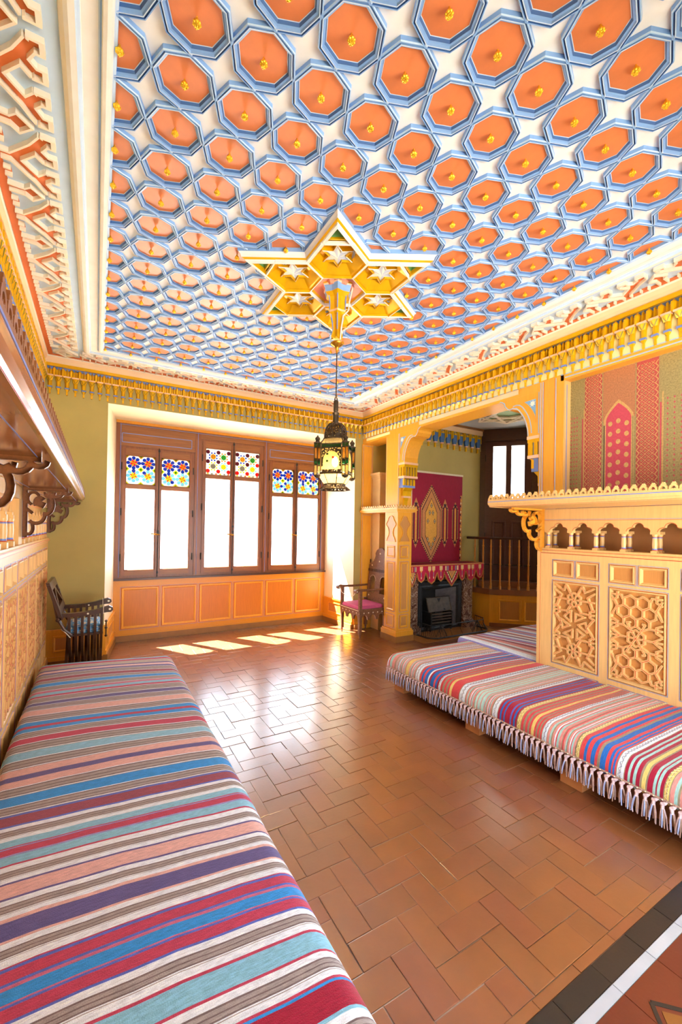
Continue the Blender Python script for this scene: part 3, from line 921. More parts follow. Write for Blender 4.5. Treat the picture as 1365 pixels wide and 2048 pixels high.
def panelling(name, label, P, modules, u0, u1, cols, wallside, dark=False):
    root = empty(name)
    tag(root, label, 'panelling')
    b = MB('ochre', 'red_line', 'blue_line', 'ochre_panel')
    # face boards with openings for the panels: stiles and rails
    zs = [(0, .14), (.345, .392), (1.148, 1.188), (1.336, 1.405)]
    for a, c in zs: b.rect(P, u0, u1, a, c, -.018, 0, 'ochre')
    b.rect(P, u0, u1, 0, .10, 0, .022, 'plinth_brown')
    b.rect(P, u0, u1, .10, .125, 0, .012, 'ochre')
    edges = sorted([(m[0], m[1]) for m in modules])
    prev = u0
    for a, c in edges + [(u1, u1)]:
        if a - prev > .002:
            for q0, q1 in ((.14, .345), (.392, 1.148), (1.188, 1.336)): b.rect(P, prev, a, q0, q1, -.018, 0, 'ochre')
        prev = c
    b.rect(P, u0, u1, .14, 1.336, -.05, -.030, 'ochre_panel')
    b.line(P, (u0, 1.398), (u1, 1.398), .005, .0005, 'red_line')
    b.build('framing', root)
    b = MB('ochre', 'red_line')
    b.rect(P, u0, u1, 1.405, 1.430, -.02, .016, 'ochre'); b.rect(P, u0, u1, 1.430, 1.446, -.24 if wallside == 'R' else -.08, .008, 'ochre'); b.line(P, (u0, 1.425), (u1, 1.425), .004, .0165, 'red_line')
    b.build('ledge', root)
    for i, (a, c) in enumerate(edges):
        m = (a + c) / 2
        # two upper small panels, a lattice panel, two lower small panels
        for (x0, x1) in ((a + .004, m - .014), (m + .014, c - .004)):
            for (v0, v1) in ((1.190, 1.334), (.16, .343)):
                q = MB('ochre_panel')
                q.loop(P, x0, x1, v0, v1, PAN_PROF(), 'ochre_panel')
                q.outline(P, x0 - .009, x1 + .009, v0 - .009 if v0 > 1 else v0 + .0, v1 + .009 if v1 > .4 else v1, .0035, .0006, 'blue_line')
                q.build('small_panel', root)
        for v0, v1 in ((1.188, 1.336), (.14, .345)):
            q = MB('ochre'); q.rect(P, m - .016, m + .016, v0, v1, -.018, 0); q.build('stile', root)
        q = MB('ochre_panel')
        q.loop(P, a + .004, c - .004, .396, 1.146, PAN_PROF(.014), 'ochre_panel')
        q.outline(P, a - .006, c + .006, .386, 1.156, .0035, .0006, 'blue_line')
        f = q.build('lattice_panel', root)
        l = put('lattice', LAT[i % 2], f)
        surf(l, P, m, .771, -.014, (c - a - .055) / .356)
    for u in cols:
        o = put('colonnette', COLN, root, P(u, 1.436, -.025)) if wallside == 'R' else put('spired_colonnette', SPIRE, root, P(u, 1.446, -.028))
        if wallside == 'R':
            o = put('colonnette', COLN, root, P(u + .025, 1.436, -.17))
    if wallside == 'L':
        q = MB('ochre', 'red_line'); q.rect(P, u0, u1, 1.446, 1.85, -.082, -.064, 'ochre'); q.line(P, (u0, 1.76), (u1, 1.76), .004, -.0636, 'red_line'); q.build('gallery_back', root)
        for yy in (3.80, 2.02):
            q = MB('ochre'); q.rect(P, yy - .12, yy + .04, 1.446, 1.86, -.064, -.012, 'ochre'); q.build('bracket_post', root)
        q = MB('ochre'); q.rect(P, u0, u1, 1.77, 1.86, -.064, -.010, 'ochre'); q.build('frieze_board', root)
        return root
    ab = arch_board(P, u0, u1, cols, 1.605, 1.81 if wallside == 'R' else 1.85, -.045, -.008)
    ab.line(P, (u0, 1.703), (u1, 1.703), .003, -.0075, 'red_line'); ab.line(P, (u0, 1.712), (u1, 1.712), .003, -.0075, 'blue_line')
    ab.build('arcade_board', root)
    if wallside == 'R':
        q = MB('ochre', 'red_line'); q.box(XR - .004, XR2, YE - .035, YE, 0, 1.83); q.line(PRt, (YE - .034, .1), (YE - .034, 1.8), .003, .005, 'red_line'); q.build('end_post', root)
    return root
modR = [(2.355 - .495 * k - .41, 2.355 - .495 * k) for k in range(5)]
colsR = [2.42 - .2185 * k for k in range(12)]
panelling('carved_panelling', 'ochre panelling with geometric lattice and small arcade behind the fringed bench', PRt, modR, YF, YE - .03, colsR, 'R')
modL = [(5.47 - .49 * k - .41, 5.47 - .49 * k) for k in range(10)]
colsL = [y for y in [5.52 - .232 * k for k in range(22)] if all(abs(y - q + .04) > .11 for q in (3.80, 2.02))]
panelling('carved_panelling', 'ochre lattice panelling with colonnettes along the cream wall, behind the blue striped bench', PLt, modL, .5, YB, colsL, 'L')

def shelf(name, label, y0, y1, xw, xf, z, sgn, brs, bdep, bh, mat):
    root = empty(name); tag(root, label, 'shelf')
    b = MB(mat, 'ochre', 'blue_line', 'red_line')
    x0, x1 = min(xw, xf), max(xw, xf)
    b.box(x0, x1, y0, y1, z, z + .022, mat)
    # moulded front edge
    prof = [(0, -.004), (.012, .0), (.018, .012), (.030, .020), (.034, .034), (.034, .046), (.0, .046)]
    b.prism([(xf + sgn * p[0], z + p[1]) for p in prof], 'y', y0, y1, mat)
    b.box(min(xw, xf), max(xw, xf), y0, y1, z + .022, z + .044, mat)
    if y1 < 5: b.prism([(y1 + p[0] * .9, z + p[1]) for p in prof], 'x', min(xf, xw) + .0, max(xw, xf), 'ochre')
    P = lambda u, v, h: (xf + sgn * h, u, v)
    b.line(P, (y0, z + .003), (y1, z + .003), .005, .0125, 'red_line'); b.line(P, (y0, z + .042), (y1, z + .042), .006, .0345, 'blue_line')
    Pu = lambda u, v, h: (u, v, z - h)
    b.line(Pu, (xf - sgn * .05, y0), (xf - sgn * .05, y1), .004, .0, 'blue_line'); b.line(Pu, (xw + sgn * .03, y0), (xw + sgn * .03, y1), .004, .0, 'blue_line')
    b.build('shelf_board', root)
    cr = CREST
    if sgn > 0: cr = CREST.copy(); cr.materials[0] = MATS['walnut']
    n = int((y1 - y0) / .0545)
    Pc = lambda u, v, h: (xf + sgn * (.022 + h), u, v)
    for i in range(n):
        o = put('crest_ornament', cr, root); surf(o, Pc, y1 - .03 - i * .0545, z + .046, 0)
    if y1 < 5:
        Pe = lambda u, v, h: (u, y1 + .02 + h, v)
        for i in range(int(abs(xf - xw) / .0545)):
            o = put('crest_ornament', CREST, root); surf(o, Pe, min(xf, xw) + .03 + i * .0545, z + .046, 0)
    bm_ = bracket_mesh(bdep, bh)
    if sgn < 0:
        bm_.materials[0] = MATS['ochre_deep']
    for yb in brs:
        o = put('shelf_bracket', bm_, root)
        Pb = lambda u, v, h: (xw + sgn * u, yb + h, z + v)
        surf(o, Pb, 0, 0, 0)
    return root
shelf('wall_shelf', 'ochre shelf with openwork crest below the brocade hanging', YF, 2.56, XR - .004, 3.05, 1.812, -1, [2.46, .6], .44, .40, 'ochre')
shelf('wall_shelf', 'long glossy brown shelf with beaded crest and dark brackets on the cream wall', .4, YB - .01, XLW - .002, -.158, 1.862, 1, [5.59, 3.80, 2.02], .27, .36, 'shelf_brown')

# ------------------------------------------------------------------ arcade: beam, pier, spandrels, corbels
b = MB('ochre_deep', 'sky_line', 'red_line')
b.box(XR, XR2, YE, YB, 2.955, 3.045)
b.line(PRt, (YF, 3.043), (YB, 3.043), .010, .001, 'sky_line')
b.rect(PRt, 4.9, YB - .12, 2.985, 3.02, 0, .012, 'cream_wall'); b.rect(PRt, 2.75, 4.25, 2.985, 3.03, 0, .014, 'cove')  # pale strips paint the highlight along the beam moulding
struct(b.build('trim_8'), 'ochre beam over the arcade with a pale blue line')
b = MB('ochre_deep', 'sky_line', 'red_line')
b.rect(PRt, YF, 2.30, 2.985, ZB, -.1, .004, 'ochre_deep'); b.line(PRt, (YF, 3.008), (2.26, 3.008), .009, .005, 'sky_line'); b.line(PRt, (YF, 3.040), (2.30, 3.040), .009, .005, 'sky_line')
b.rect(PRt, 2.27, YE, 1.86, ZB, -.02, .004, 'ochre_deep')
for u in (2.345, 2.475, 2.498): b.line(PRt, (u, 1.87), (u, 3.03), .008, .0046, 'sky_line')
for u in (2.356, 2.466): b.line(PRt, (u, 1.87), (u, 3.03), .003, .0046, 'red_line')
Pj = lambda u, v, h: (u, 2.27 - h, v)
b.rect(Pj, XR, XR + .09, 1.86, 3.0, 0, .01, 'ochre'); b.line(Pj, (XR + .03, 1.87), (XR + .03, 2.95), .010, .0106, 'blue_line')
struct(b.build('trim_9'), 'ochre pilaster with blue lines framing the brocade hanging')

def keyhole(cx, v0, w_, h_):
    pts = [(cx - w_ * .42, v0), (cx + w_ * .42, v0), (cx + w_ * .34, v0 + h_ * .12), (cx + w_ * .20, v0 + h_ * .25), (cx + w_ * .17, v0 + h_ * .36), (cx + w_ * .24, v0 + h_ * .50)]
    for k in range(5): t = -PI / 3 + k * PI / 6; pts.append((cx + w_ * .30 + w_ * .14 * math.cos(t), v0 + h_ * .66 + h_ * .09 * math.sin(t)))
    for k in range(7): t = k * PI / 6; pts.append((cx + w_ * .26 * math.cos(t), v0 + h_ * .82 + h_ * .16 * math.sin(t)))
    for k in range(5): t = PI - PI / 3 + k * PI / 6; pts.append((cx - w_ * .30 + w_ * .14 * math.cos(t), v0 + h_ * .66 + h_ * .09 * math.sin(t)))
    pts += [(cx - w_ * .24, v0 + h_ * .50), (cx - w_ * .17, v0 + h_ * .36), (cx - w_ * .20, v0 + h_ * .25), (cx - w_ * .34, v0 + h_ * .12)]
    return pts
def pier():
    root = empty('arcade_pier', (0, 0, 0)); tag(root, 'square ochre pier with recessed panels between the carved armchair and the fireplace', 'pillar')
    b = MB('ochre_deep', 'red_line')
    b.box(XR, PX1, PY0, PY1, .1, 2.955)
    b.build('shaft', root)
    b = MB('plinth_brown'); b.box(XR - .035, PX1 + .035, PY0 - .035, PY1 + .035, 0, .085); b.build('plinth', root)
    b = MB('ochre_deep')
    for k, (e, z0, z1) in enumerate(((.030, .085, .15), (.018, .15, .172))): b.box(XR - e, PX1 + e, PY0 - e, PY1 + e, z0, z1)
    b.build('base_moulding', root)
    Pa = lambda u, v, h: (XR - h, u, v)
    Pb = lambda u, v, h: (u, PY0 - h, v)
    for P, a, c in ((Pa, PY0, PY1), (Pb, XR, PX1)):
        m = (a + c) / 2
        for v0, v1 in ((.20, .375), (.43, 1.13), (1.19, 1.36)):
            q = MB('ochre_panel')
            q.loop(P, a + .055, c - .055, v0, v1, [(0, .0, 'red_line'), (.003, .0015, 'red_line'), (.006, .012, 'ochre_deep'), (.016, .012, 'ochre_deep'), (.028, .002, 'ochre_deep')], 'ochre_panel')
            q.outline(P, a + .046, c - .046, v0 - .009, v1 + .009, .003, .0006, 'blue_line')
            q.build('pier_panel', root)
        q = MB('ochre_panel')
        kp = keyhole(m, 1.42, (c - a) * .86, .38)
        n = len(kp)
        q.poly(P, kp, 0, .003, 'ochre_panel')
        for k in range(n): q.bar(P, kp[k], kp[(k + 1) % n], .009, 0, .012, 'ochre_deep')
        q.build('keyhole_panel', root)
        q = MB('ochre_deep')
        for u in (a + .010, c - .010): q.line(P, (u, 1.95), (u, 2.95), .006, .0006, 'pink_band' if P is Pa else 'sky_line')
        q.build('painted_line', root)
pier()
def corbel(name, label, yface, d, cat='corbel'):
    """stalactite corbel on the face y = yface growing in direction d (+1/-1)"""
    root = empty(name); tag(root, label, cat)
    x0, x1 = XR + .004, PX1 - .015
    def bx(b, dep, z0, z1, ins, m): b.box(x0 + ins, x1 - ins, min(yface, yface + d * dep), max(yface, yface + d * dep), z0, z1, m)
    for q in ((.135, 2.505, 2.535, -.004), (.125, 2.315, 2.345, -.006), (.050, 2.045, 2.070, .055)):
        b = MB('pink_band'); bx(b, *q, 'pink_band'); b.build('cream_band', root)
    b = MB('gold')
    bx(b, .105, 2.345, 2.505, .006, 'blue_line'); bx(b, .078, 2.19, 2.315, .02, 'blue_line'); bx(b, .130, 2.470, 2.506, .0, 'gold')
    b.build('body', root)
    # fingers on the free faces
    b = MB('gold')
    n = 5
    for i in range(n):
        u = x0 + .02 + (x1 - x0 - .04) * i / (n - 1)
        ys = sorted((yface + d * .09, yface + d * .128))
        b.box(u - .014, u + .014, ys[0], ys[1], 2.345, 2.465)
        ap = yface + d * .10
        b.add([(u - .014, ys[0], 2.465), (u + .014, ys[0], 2.465), (u + .014, ys[1], 2.465), (u - .014, ys[1], 2.465), (u, ap, 2.49)], [(0, 1, 4), (1, 2, 4), (2, 3, 4), (3, 0, 4)])
    for i in range(2):
        v = yface + d * (.035 + .055 * i)
        b.box(x0 - .006, x0 + .02, min(v - .018, v + .018), v + .018, 2.345, 2.47)
    for i in range(4):
        u = x0 + .035 + (x1 - x0 - .07) * i / 3
        ys = sorted((yface + d * .07, yface + d * .098))
        b.box(u - .017, u + .017, ys[0], ys[1], 2.215, 2.30)
        b.add([(u - .017, ys[0], 2.30), (u + .017, ys[0], 2.30), (u + .017, ys[1], 2.30), (u - .017, ys[1], 2.30), (u - .02, yface + d * .118, 2.318), (u + .02, yface + d * .118, 2.318)], [(3, 2, 5, 4), (0, 3, 4), (1, 2, 5)])
    b.build('stalactite', root)
    b = MB('blue_line'); bx(b, .092, 2.185, 2.215, .012, 'blue_line'); b.build('blue_band', root)
    b = MB('gold')
    b.prism([(yface, 2.185), (yface + d * .088, 2.185), (yface + d * .045, 2.14), (yface + d * .042, 2.07), (yface, 2.07)], 'x', x0 + .045, x1 - .045)
    b.prism([(yface, 2.045), (yface + d * .040, 2.045), (yface + d * .018, 2.0), (yface + d * .012, 1.93), (yface, 1.92)], 'x', x0 + .085, x1 - .085)
    b.build('drop', root)
corbel('arch_corbel', 'gilt stalactite corbel with blue bands on the square pier', PY0, -1)
corbel('arch_corbel', 'gilt stalactite corbel on the wall end beside the brocade', YE, 1)
def spandrel(name, label, yface, d):
    root = empty(name); tag(root, label, 'arch bracket')
    Y = lambda a: yface + d * a
    pts = [(0, 2.535), (.130, 2.535), (.135, 2.60), (.150, 2.665), (.175, 2.725), (.205, 2.775), (.235, 2.815), (.268, 2.842), (.310, 2.852), (.345, 2.846), (.372, 2.858), (.405, 2.895), (.412, 2.925), (.440, 2.945), (.470, 2.957), (0, 2.957)]
    poly = [(Y(a), z) for a, z in pts]
    b = MB('ochre_deep')
    ov, oe, of, *_ = delaunay_2d_cdt([Vector(p) for p in poly], [], [list(range(len(poly)))], 1, 1e-6)
    x0, x1 = XR + .002, PX1 - .02
    b.add([(x0, p.x, p.y) for p in ov], of); b.add([(x1, p.x, p.y) for p in ov], of)
    n = len(poly)
    b.add([(x0, *p) for p in poly] + [(x1, *p) for p in poly], [(i, (i + 1) % n, n + (i + 1) % n, n + i) for i in range(n)])
    b.build('spandrel_board', root)
    q = MB('sky_line', 'red_line')
    c = poly[1:15]
    for a, e in zip(c, c[1:]): q.bar(PRt, (a[0] - d * .008, a[1] + .006), (e[0] - d * .008, e[1] + .006), .009, -.002, .0005, 'sky_line')
    for a, e in zip(c[:9], c[1:9]): q.bar(PRt, (a[0] - d * .045, a[1] + .03), (e[0] - d * .045, e[1] + .03), .009, -.002, .0006, 'sky_line')
    q.bar(PRt, (Y(.008), 2.55), (Y(.008), 2.95), .009, -.002, .0006, 'sky_line')
    q.build('painted_line', root)
    q = MB('star_blue')
    tri = [(Y(.035), 2.66), (Y(.05), 2.735), (Y(.085), 2.80), (Y(.13), 2.855), (Y(.175), 2.89), (Y(.035), 2.895)]
    q.poly(PRt, tri, -.001, .0012, 'star_blue')
    for a, e in zip(tri, tri[1:] + tri[:1]): q.bar(PRt, a, e, .006, -.001, .004, 'ochre_deep')
    q.build('blue_inset', root)
    q = MB('star_white')
    cx, cz = Y(.075), 2.852
    st = [(cx + (.033 if k % 2 == 0 else .017) * math.cos(k * PI / 7), cz + (.033 if k % 2 == 0 else .017) * math.sin(k * PI / 7)) for k in range(14)]
    q.poly(PRt, st, .001, .0035, 'star_white')
    q.build('painted_star', root)
spandrel('arch_spandrel', 'ochre arch bracket with a white star springing from the square pier', PY0, -1)
spandrel('arch_spandrel', 'ochre arch bracket with a white star beside the brocade hanging', YE, 1)
# pilaster on the back wall and shelf around the pier
b = MB('ochre_deep', 'blue_line')
b.box(3.655, 3.86, YB - .02, YB + .0, 0, 2.955)
b.outline(lambda u, v, h: (u, YB - .02 - h, v), 3.672, 3.843, 1.92, 2.93, .004, .0006, 'blue_line'); b.outline(lambda u, v, h: (u, YB - .02 - h, v), 3.672, 3.843, .5, 1.82, .004, .0006, 'blue_line')
struct(b.build('trim_10'), 'narrow ochre pilaster on the olive wall behind the carved armchair')
def pier_shelf():
    root = empty('pier_shelf'); tag(root, 'narrow crested ochre shelf between the square pier and the olive wall', 'shelf')
    b = MB('ochre_deep', 'red_line')
    for e, z0, z1 in ((.030, 1.842, 1.852), (.045, 1.852, 1.872), (.060, 1.872, 1.885)):
        b.box(XR - e, PX1 + e, PY0 - e, YB - .02, z0, z1)
    b.build('shelf_board', root)
    Pa = lambda u, v, h: (XR - .046 - h, u, v)
    n = int((YB - PY0) / .0545)
    for i in range(n):
        o = put('crest_ornament', CREST, root); surf(o, Pa, PY0 - .03 + i * .0545, 1.885, 0)
    Pb = lambda u, v, h: (u, PY0 - .046 - h, v)
    for i in range(6):
        o = put('crest_ornament', CREST, root); surf(o, Pb, XR - .03 + i * .0545, 1.885, 0)
pier_shelf()

# ------------------------------------------------------------------ windows
def rosette_panel(b, P, u0, u1, v0, v1, h, kind, rnd):
    """small coloured glass pieces inside u0..u1, v0..v1"""
    W, H = u1 - u0, v1 - v0
    base = 'glass_gwhite'
    b.add([P(u0, v0, h), P(u1, v0, h), P(u1, v1, h), P(u0, v1, h)], [(0, 1, 2, 3)], base)
    def disc(cx, cyy, r, m, n=7, ry=None, rot=0):
        pts = []
        for k in range(n):
            a = rot + 2 * PI * k / n
            x, y = cx + r * math.cos(a), cyy + (ry or r) * math.sin(a)
            pts.append((min(max(x, u0), u1), min(max(y, v0), v1)))
        b.add([P(*p, h + .003) for p in pts], [tuple(range(len(pts)))], m)
    def petal(cx, cyy, a, r0, r1, wd, m, fat=False):
        c, s = math.cos(a), math.sin(a)
        def T(r, t): return (min(max(cx + r * c - t * s, u0), u1), min(max(cyy + r * s + t * c, v0), v1))
        if fat: pts = [T(r0, 0), T(r0 + (r1 - r0) * .45, wd), T(r0 + (r1 - r0) * .8, wd * .95), T(r1, wd * .4), T(r1, -wd * .4), T(r0 + (r1 - r0) * .8, -wd * .95), T(r0 + (r1 - r0) * .45, -wd)]
        else: pts = [T(r0, 0), T((r0 + r1) / 2, wd), T(r1, 0), T((r0 + r1) / 2, -wd)]
        b.add([P(*p, h + .005) for p in pts], [tuple(range(len(pts)))], m)
    def lead(a, c):
        b.bar(P, a, c, .0022, h - .002, h + .006, 'iron')
    if kind == 0:
        r = W / 4
        for j, row in enumerate((v1 - r * 1.05, v1 - r * 3.0)):
            for i in range(2):
                cx = u0 + r + i * 2 * r
                for k in range(8):
                    a = k * PI / 4 + PI / 8
                    if j == 0: c1, c2 = 'glass_blue', ('glass_amber' if k % 2 else 'glass_red')
                    else: c1, c2 = ('glass_lblue' if rnd.random() < .82 else 'glass_blue'), ('glass_orange' if k % 2 else 'glass_gyellow')
                    petal(cx, row, a + PI / 8, r * .38, r * 1.0, r * .27, c1, True)
                    petal(cx, row, a, 0, r * .66, r * .15, c2)
        for cx in (u0, u0 + 2 * r, u1):
            for cyy in (v1, v1 - 2 * r, v0):
                disc(cx, cyy, r * .44, 'glass_gyellow' if cyy < v1 - r else 'glass_amber', 4)
                disc(cx, cyy, r * .24, 'glass_green', 4)
    else:
        st = W / 2.2
        k0 = 0
        for j in range(3):
            for i in range(3):
                cx, cyy = u0 + W * .08 + i * W * .42, v1 - H * .12 - j * H * .37
                disc(cx, cyy, W * .085, ['glass_maroon', 'glass_maroon', 'glass_red'][j] if (i + j) % 3 else 'glass_red' if j else 'glass_maroon', 8)
        for j in range(2):
            for i in range(2):
                cx, cyy = u0 + W * .29 + i * W * .42, v1 - H * .30 - j * H * .37
                cc = [['glass_amber', 'glass_green'], ['glass_gwhite', 'glass_gyellow']][j][i]
                dd = [['glass_blue', 'glass_amber'], ['glass_gyellow', 'glass_lblue']][j][i]
                for k in range(8):
                    petal(cx, cyy, k * PI / 4, 0, W * .14, W * .045, cc)
                    a = k * PI / 4 + PI / 8
                    disc(cx + W * .155 * math.cos(a), cyy + W * .155 * math.sin(a), W * .046, dd, 4, rot=a)
        for k in range(6): disc(u0 + W * (k + .5) / 6, v0 + H * .03, W * .05, ('glass_gyellow', 'glass_gwhite', 'glass_orange')[k % 3], 4)
    n = 5
    for k in range(n + 1):
        lead((u0 + W * k / n, v0), (u0 + W * k / n, v1)) if k in (0, n) else None
def window(n, label, xs, zs, zt, sash, kind):
    """xs: two glass x-ranges; zs: clear glass z-range; zt: stained z-range; sash: outer sash rectangle"""
    P = PWn
    root = MB('walnut')
    x0, x1, z0, z1 = sash
    # frame behind the sashes
    root.rect(P, x0 - .012, x1 + .012, z0 - .012, z1 + .012, -.075, -.035, 'darkwood')
    # cut: replace with four strips
    root = MB('walnut')
    fr = .03
    for a, c, v0, v1 in ((x0 - fr, x0, z0 - fr, z1 + fr), (x1, x1 + fr, z0 - fr, z1 + fr), (x0, x1, z0 - fr, z0), (x0, x1, z1, z1 + fr)):
        root.rect(P, a, c, v0, v1, -.08, -.012, 'walnut')
    r = struct(root.build('window_%d' % n), label)
    mid = (xs[0][1] + xs[1][0]) / 2
    rnd = random.Random(n)
    for k, (a, c) in enumerate(xs):
        l, rr = (x0, mid - .006) if k == 0 else (mid + .006, x1)
        s = MB('walnut', 'walnut_rail')
        s.rect(P, l, a, z0, z1, -.05, .0, 'walnut'); s.rect(P, c, rr, z0, z1, -.05, .0, 'walnut')
        for v0, v1 in ((z0, zs[0]), (zs[1], zt[0]), (zt[1], z1)): s.rect(P, a, c, v0, v1, -.05, -.001, 'walnut_rail')
        s.loop(P, a - .012, c + .012, zs[0] - .012, zs[1] + .012, [(0, 0, 'walnut'), (.006, .005, 'walnut'), (.012, -.002, 'walnut'), (.012, -.03, 'walnut')])
        s.loop(P, a - .012, c + .012, zt[0] - .012, zt[1] + .012, [(0, 0, 'walnut'), (.006, .005, 'walnut'), (.012, -.002, 'walnut'), (.012, -.03, 'walnut')])
        so_ = s.build('sash', r)
        g = MB('clear_glass'); q = [(a, zs[0]), (c, zs[0]), (c, zs[1]), (a, zs[1])]
        g.add([P(*p, -.026) for p in q], [(0, 1, 2, 3)])
        g.build('clear_pane', so_)
        g = MB('glass_gwhite')
        rosette_panel(g, P, a, c, zt[0], zt[1], -.022, kind, rnd)
        o = g.build('stained_glass', so_); o['kind'] = 'stuff'; o['label'] = 'small pieces of coloured leaded glass'
    # meeting stile with espagnolette bolt and handle
    b = MB('iron'); b.rect(P, mid - .022, mid + .010, z0 - .004, z1 + .004, -.004, .010, 'walnut'); b.build('meeting_stile', r)
    b = MB('iron')
    b.tube([P(mid + .004, z0 - .03, .020), P(mid + .004, z1 + .03, .020)], .006, 6)
    for v in (z0 + .02, (z0 + z1) / 2 - .3, z1 - .02, z0 + .6): b.rect(P, mid - .008, mid + .016, v, v + .03, .01, .03)
    b.build('bolt_rod', r, True)
    b = MB('brass')
    zz = 1.47
    b.tube([P(mid - .0, zz, .02), P(mid - .005, zz, .05)], .010, 8); b.tube([P(mid - .075, zz + .008, .05), P(mid - .04, zz + .004, .055), P(mid + .025, zz - .004, .052)], [.010, .008, .007], 8)
    b.lathe([(.002, -.012), (.011, -.006), (.012, 0), (.010, .008), (.002, .012)], 8, P(mid - .08, zz + .009, .05))
    b.build('window_handle', r, True)
    for xx in (x0 - .006, x1 + .006):
        for v in (z0 + .25, (z0 + z1) / 2, z1 - .25):
            b = MB('iron'); b.tube([P(xx, v - .05, .006), P(xx, v + .05, .006)], .008, 6); b.build('hinge', r)
window(1, 'brown casement window pair with blue rosette glass nearest the slatted chair', ((.335, .70), (.787, 1.165)), (.98, 2.10), (2.165, 2.555), (.285, 1.212, .90, 2.655), 0)
window(2, 'taller middle casement pair with red dotted coloured glass', ((1.40, 1.772), (1.846, 2.235)), (.98, 2.318), (2.38, 2.77), (1.352, 2.28, .90, 2.87), 1)
window(3, 'brown casement window pair with blue rosette glass beside the lantern', ((2.46, 2.832), (2.915, 3.305)), (.98, 2.10), (2.165, 2.555), (2.41, 3.325, .90, 2.655), 0)
def casing():
    P = PWn
    b = MB('walnut', 'blue_line', 'walnut_rail', 'ochre_under')
    # vertical posts and head boards between the windows
    for a, c in ((.2045, .255), (1.242, 1.322), (2.31, 2.38), (3.355, 3.446)): b.rect(P, a, c, .852, 3.0, -.10, .004, 'walnut')
    for a, c, v in ((.255, 1.242, 2.685), (1.322, 2.31, 2.90), (2.38, 3.355, 2.685)):
        b.rect(P, a, c, v, 3.0, -.10, -.002, 'walnut_rail')
    for a, c in ((.255, 1.242), (1.322, 2.31), (2.38, 3.355)): b.rect(P, a, c, .852, .872, -.10, .0, 'walnut')
    b.rect(P, .2045, 3.446, 2.99, 3.025, -.10, .03, 'ochre_under')
    b.rect(P, .2045, 3.446, .835, .862, -.10, .035, 'darkwood')
    b.build_ = None
    for a, c in ((.28, 1.19), (2.41, 3.32)): b.outline(P, a, c, 2.735, 2.857, .009, -.0014, 'blue_line')
    for x in (.262, 1.28, 2.345, 3.36): b.line(P, (x, .88), (x, 2.985), .006, .005, 'blue_line')
    b.line(P, (.25, 2.975), (3.36, 2.975), .007, .005, 'blue_line')
    struct(b.build('trim_11'), 'brown wooden casing with blue lines around the three windows')
casing()
def under_window():
    root = empty('window_panelling', (1.8, 6.4, 0)); root.location = (0, 0, 0); tag(root, 'ochre panelling of six panels below the windows', 'panelling')
    P = PWn
    b = MB('ochre_under')
    b.rect(P, .2045, 3.446, .095, .835, -.02, 0, 'ochre_under')
    b.build('framing', root)
    b = MB('plinth_brown'); b.rect(P, .2045, 3.446, 0, .08, -.02, .018, 'plinth_brown'); b.rect(P, .2045, 3.446, .08, .10, -.02, .010, 'ochre_under'); b.build('skirting', root)
    for k in range(6):
        a = .302 + k * .5165; c = a + .475
        q = MB('under_panel')
        q.loop(P, a, c, .170, .735, [(0, 0, 'red_line'), (.004, .001, 'red_line'), (.008, .014, 'ochre_deep'), (.020, .014, 'ochre_deep'), (.034, .002, 'ochre_deep')], 'under_panel')
        q.outline(P, a - .01, c + .01, .160, .745, .003, .0006, 'blue_line')
        q.build('wall_panel', root)
under_window()
# low wainscot on the back wall returns and into the reveals
def low_wainscot(name, label, path, pan):
    root = empty(name); tag(root, label, 'panelling')
    b = MB('ochre_deep')
    for (z0, z1, e, m) in ((0, .075, .05, 'plinth_brown'), (.075, .12, .036, 'ochre_deep'), (.12, .395, .024, 'ochre_deep'), (.395, .42, .036, 'ochre_deep')):
        for (ax, ay), (bx_, by) in zip(path, path[1:]):
            dx, dy = bx_ - ax, by - ay
            l = math.hypot(dx, dy); nx, ny = dy / l * e, -dx / l * e
            b.prism([(ax, ay), (bx_, by), (bx_ + nx, by + ny), (ax + nx, ay + ny)], 'z', z0, z1, m)
    b.build('dado', root)
    for (ax, ay, bx_, by) in pan:
        dx, dy = bx_ - ax, by - ay; l = math.hypot(dx, dy); ux, uy = dx / l, dy / l
        P = lambda u, v, h: (ax + ux * u + uy * (.024 + h), ay + uy * u - ux * (.024 + h), v)
        q = MB('ochre_panel'); q.loop(P, 0, l, .17, .35, [(0, 0, 'blue_line'), (.004, .010, 'ochre_deep'), (.014, .010, 'ochre_deep'), (.024, .002, 'ochre_deep')], 'ochre_panel'); q.build('dado_panel', root)
low_wainscot('low_dado', 'low brown dado with one panel behind the slatted chair', [(XLW, YB), (.085, YB), (.198, YW)], [(-.40, YB, -.08, YB), (.11, YB + .16, .18, YW - .12)])
low_wainscot('low_dado', 'low ochre dado beside the carved armchair under the window reveal', [(3.452, YW), (3.535, YB), (3.65, YB)], [(3.465, YW - .15, 3.52, YB + .2)])

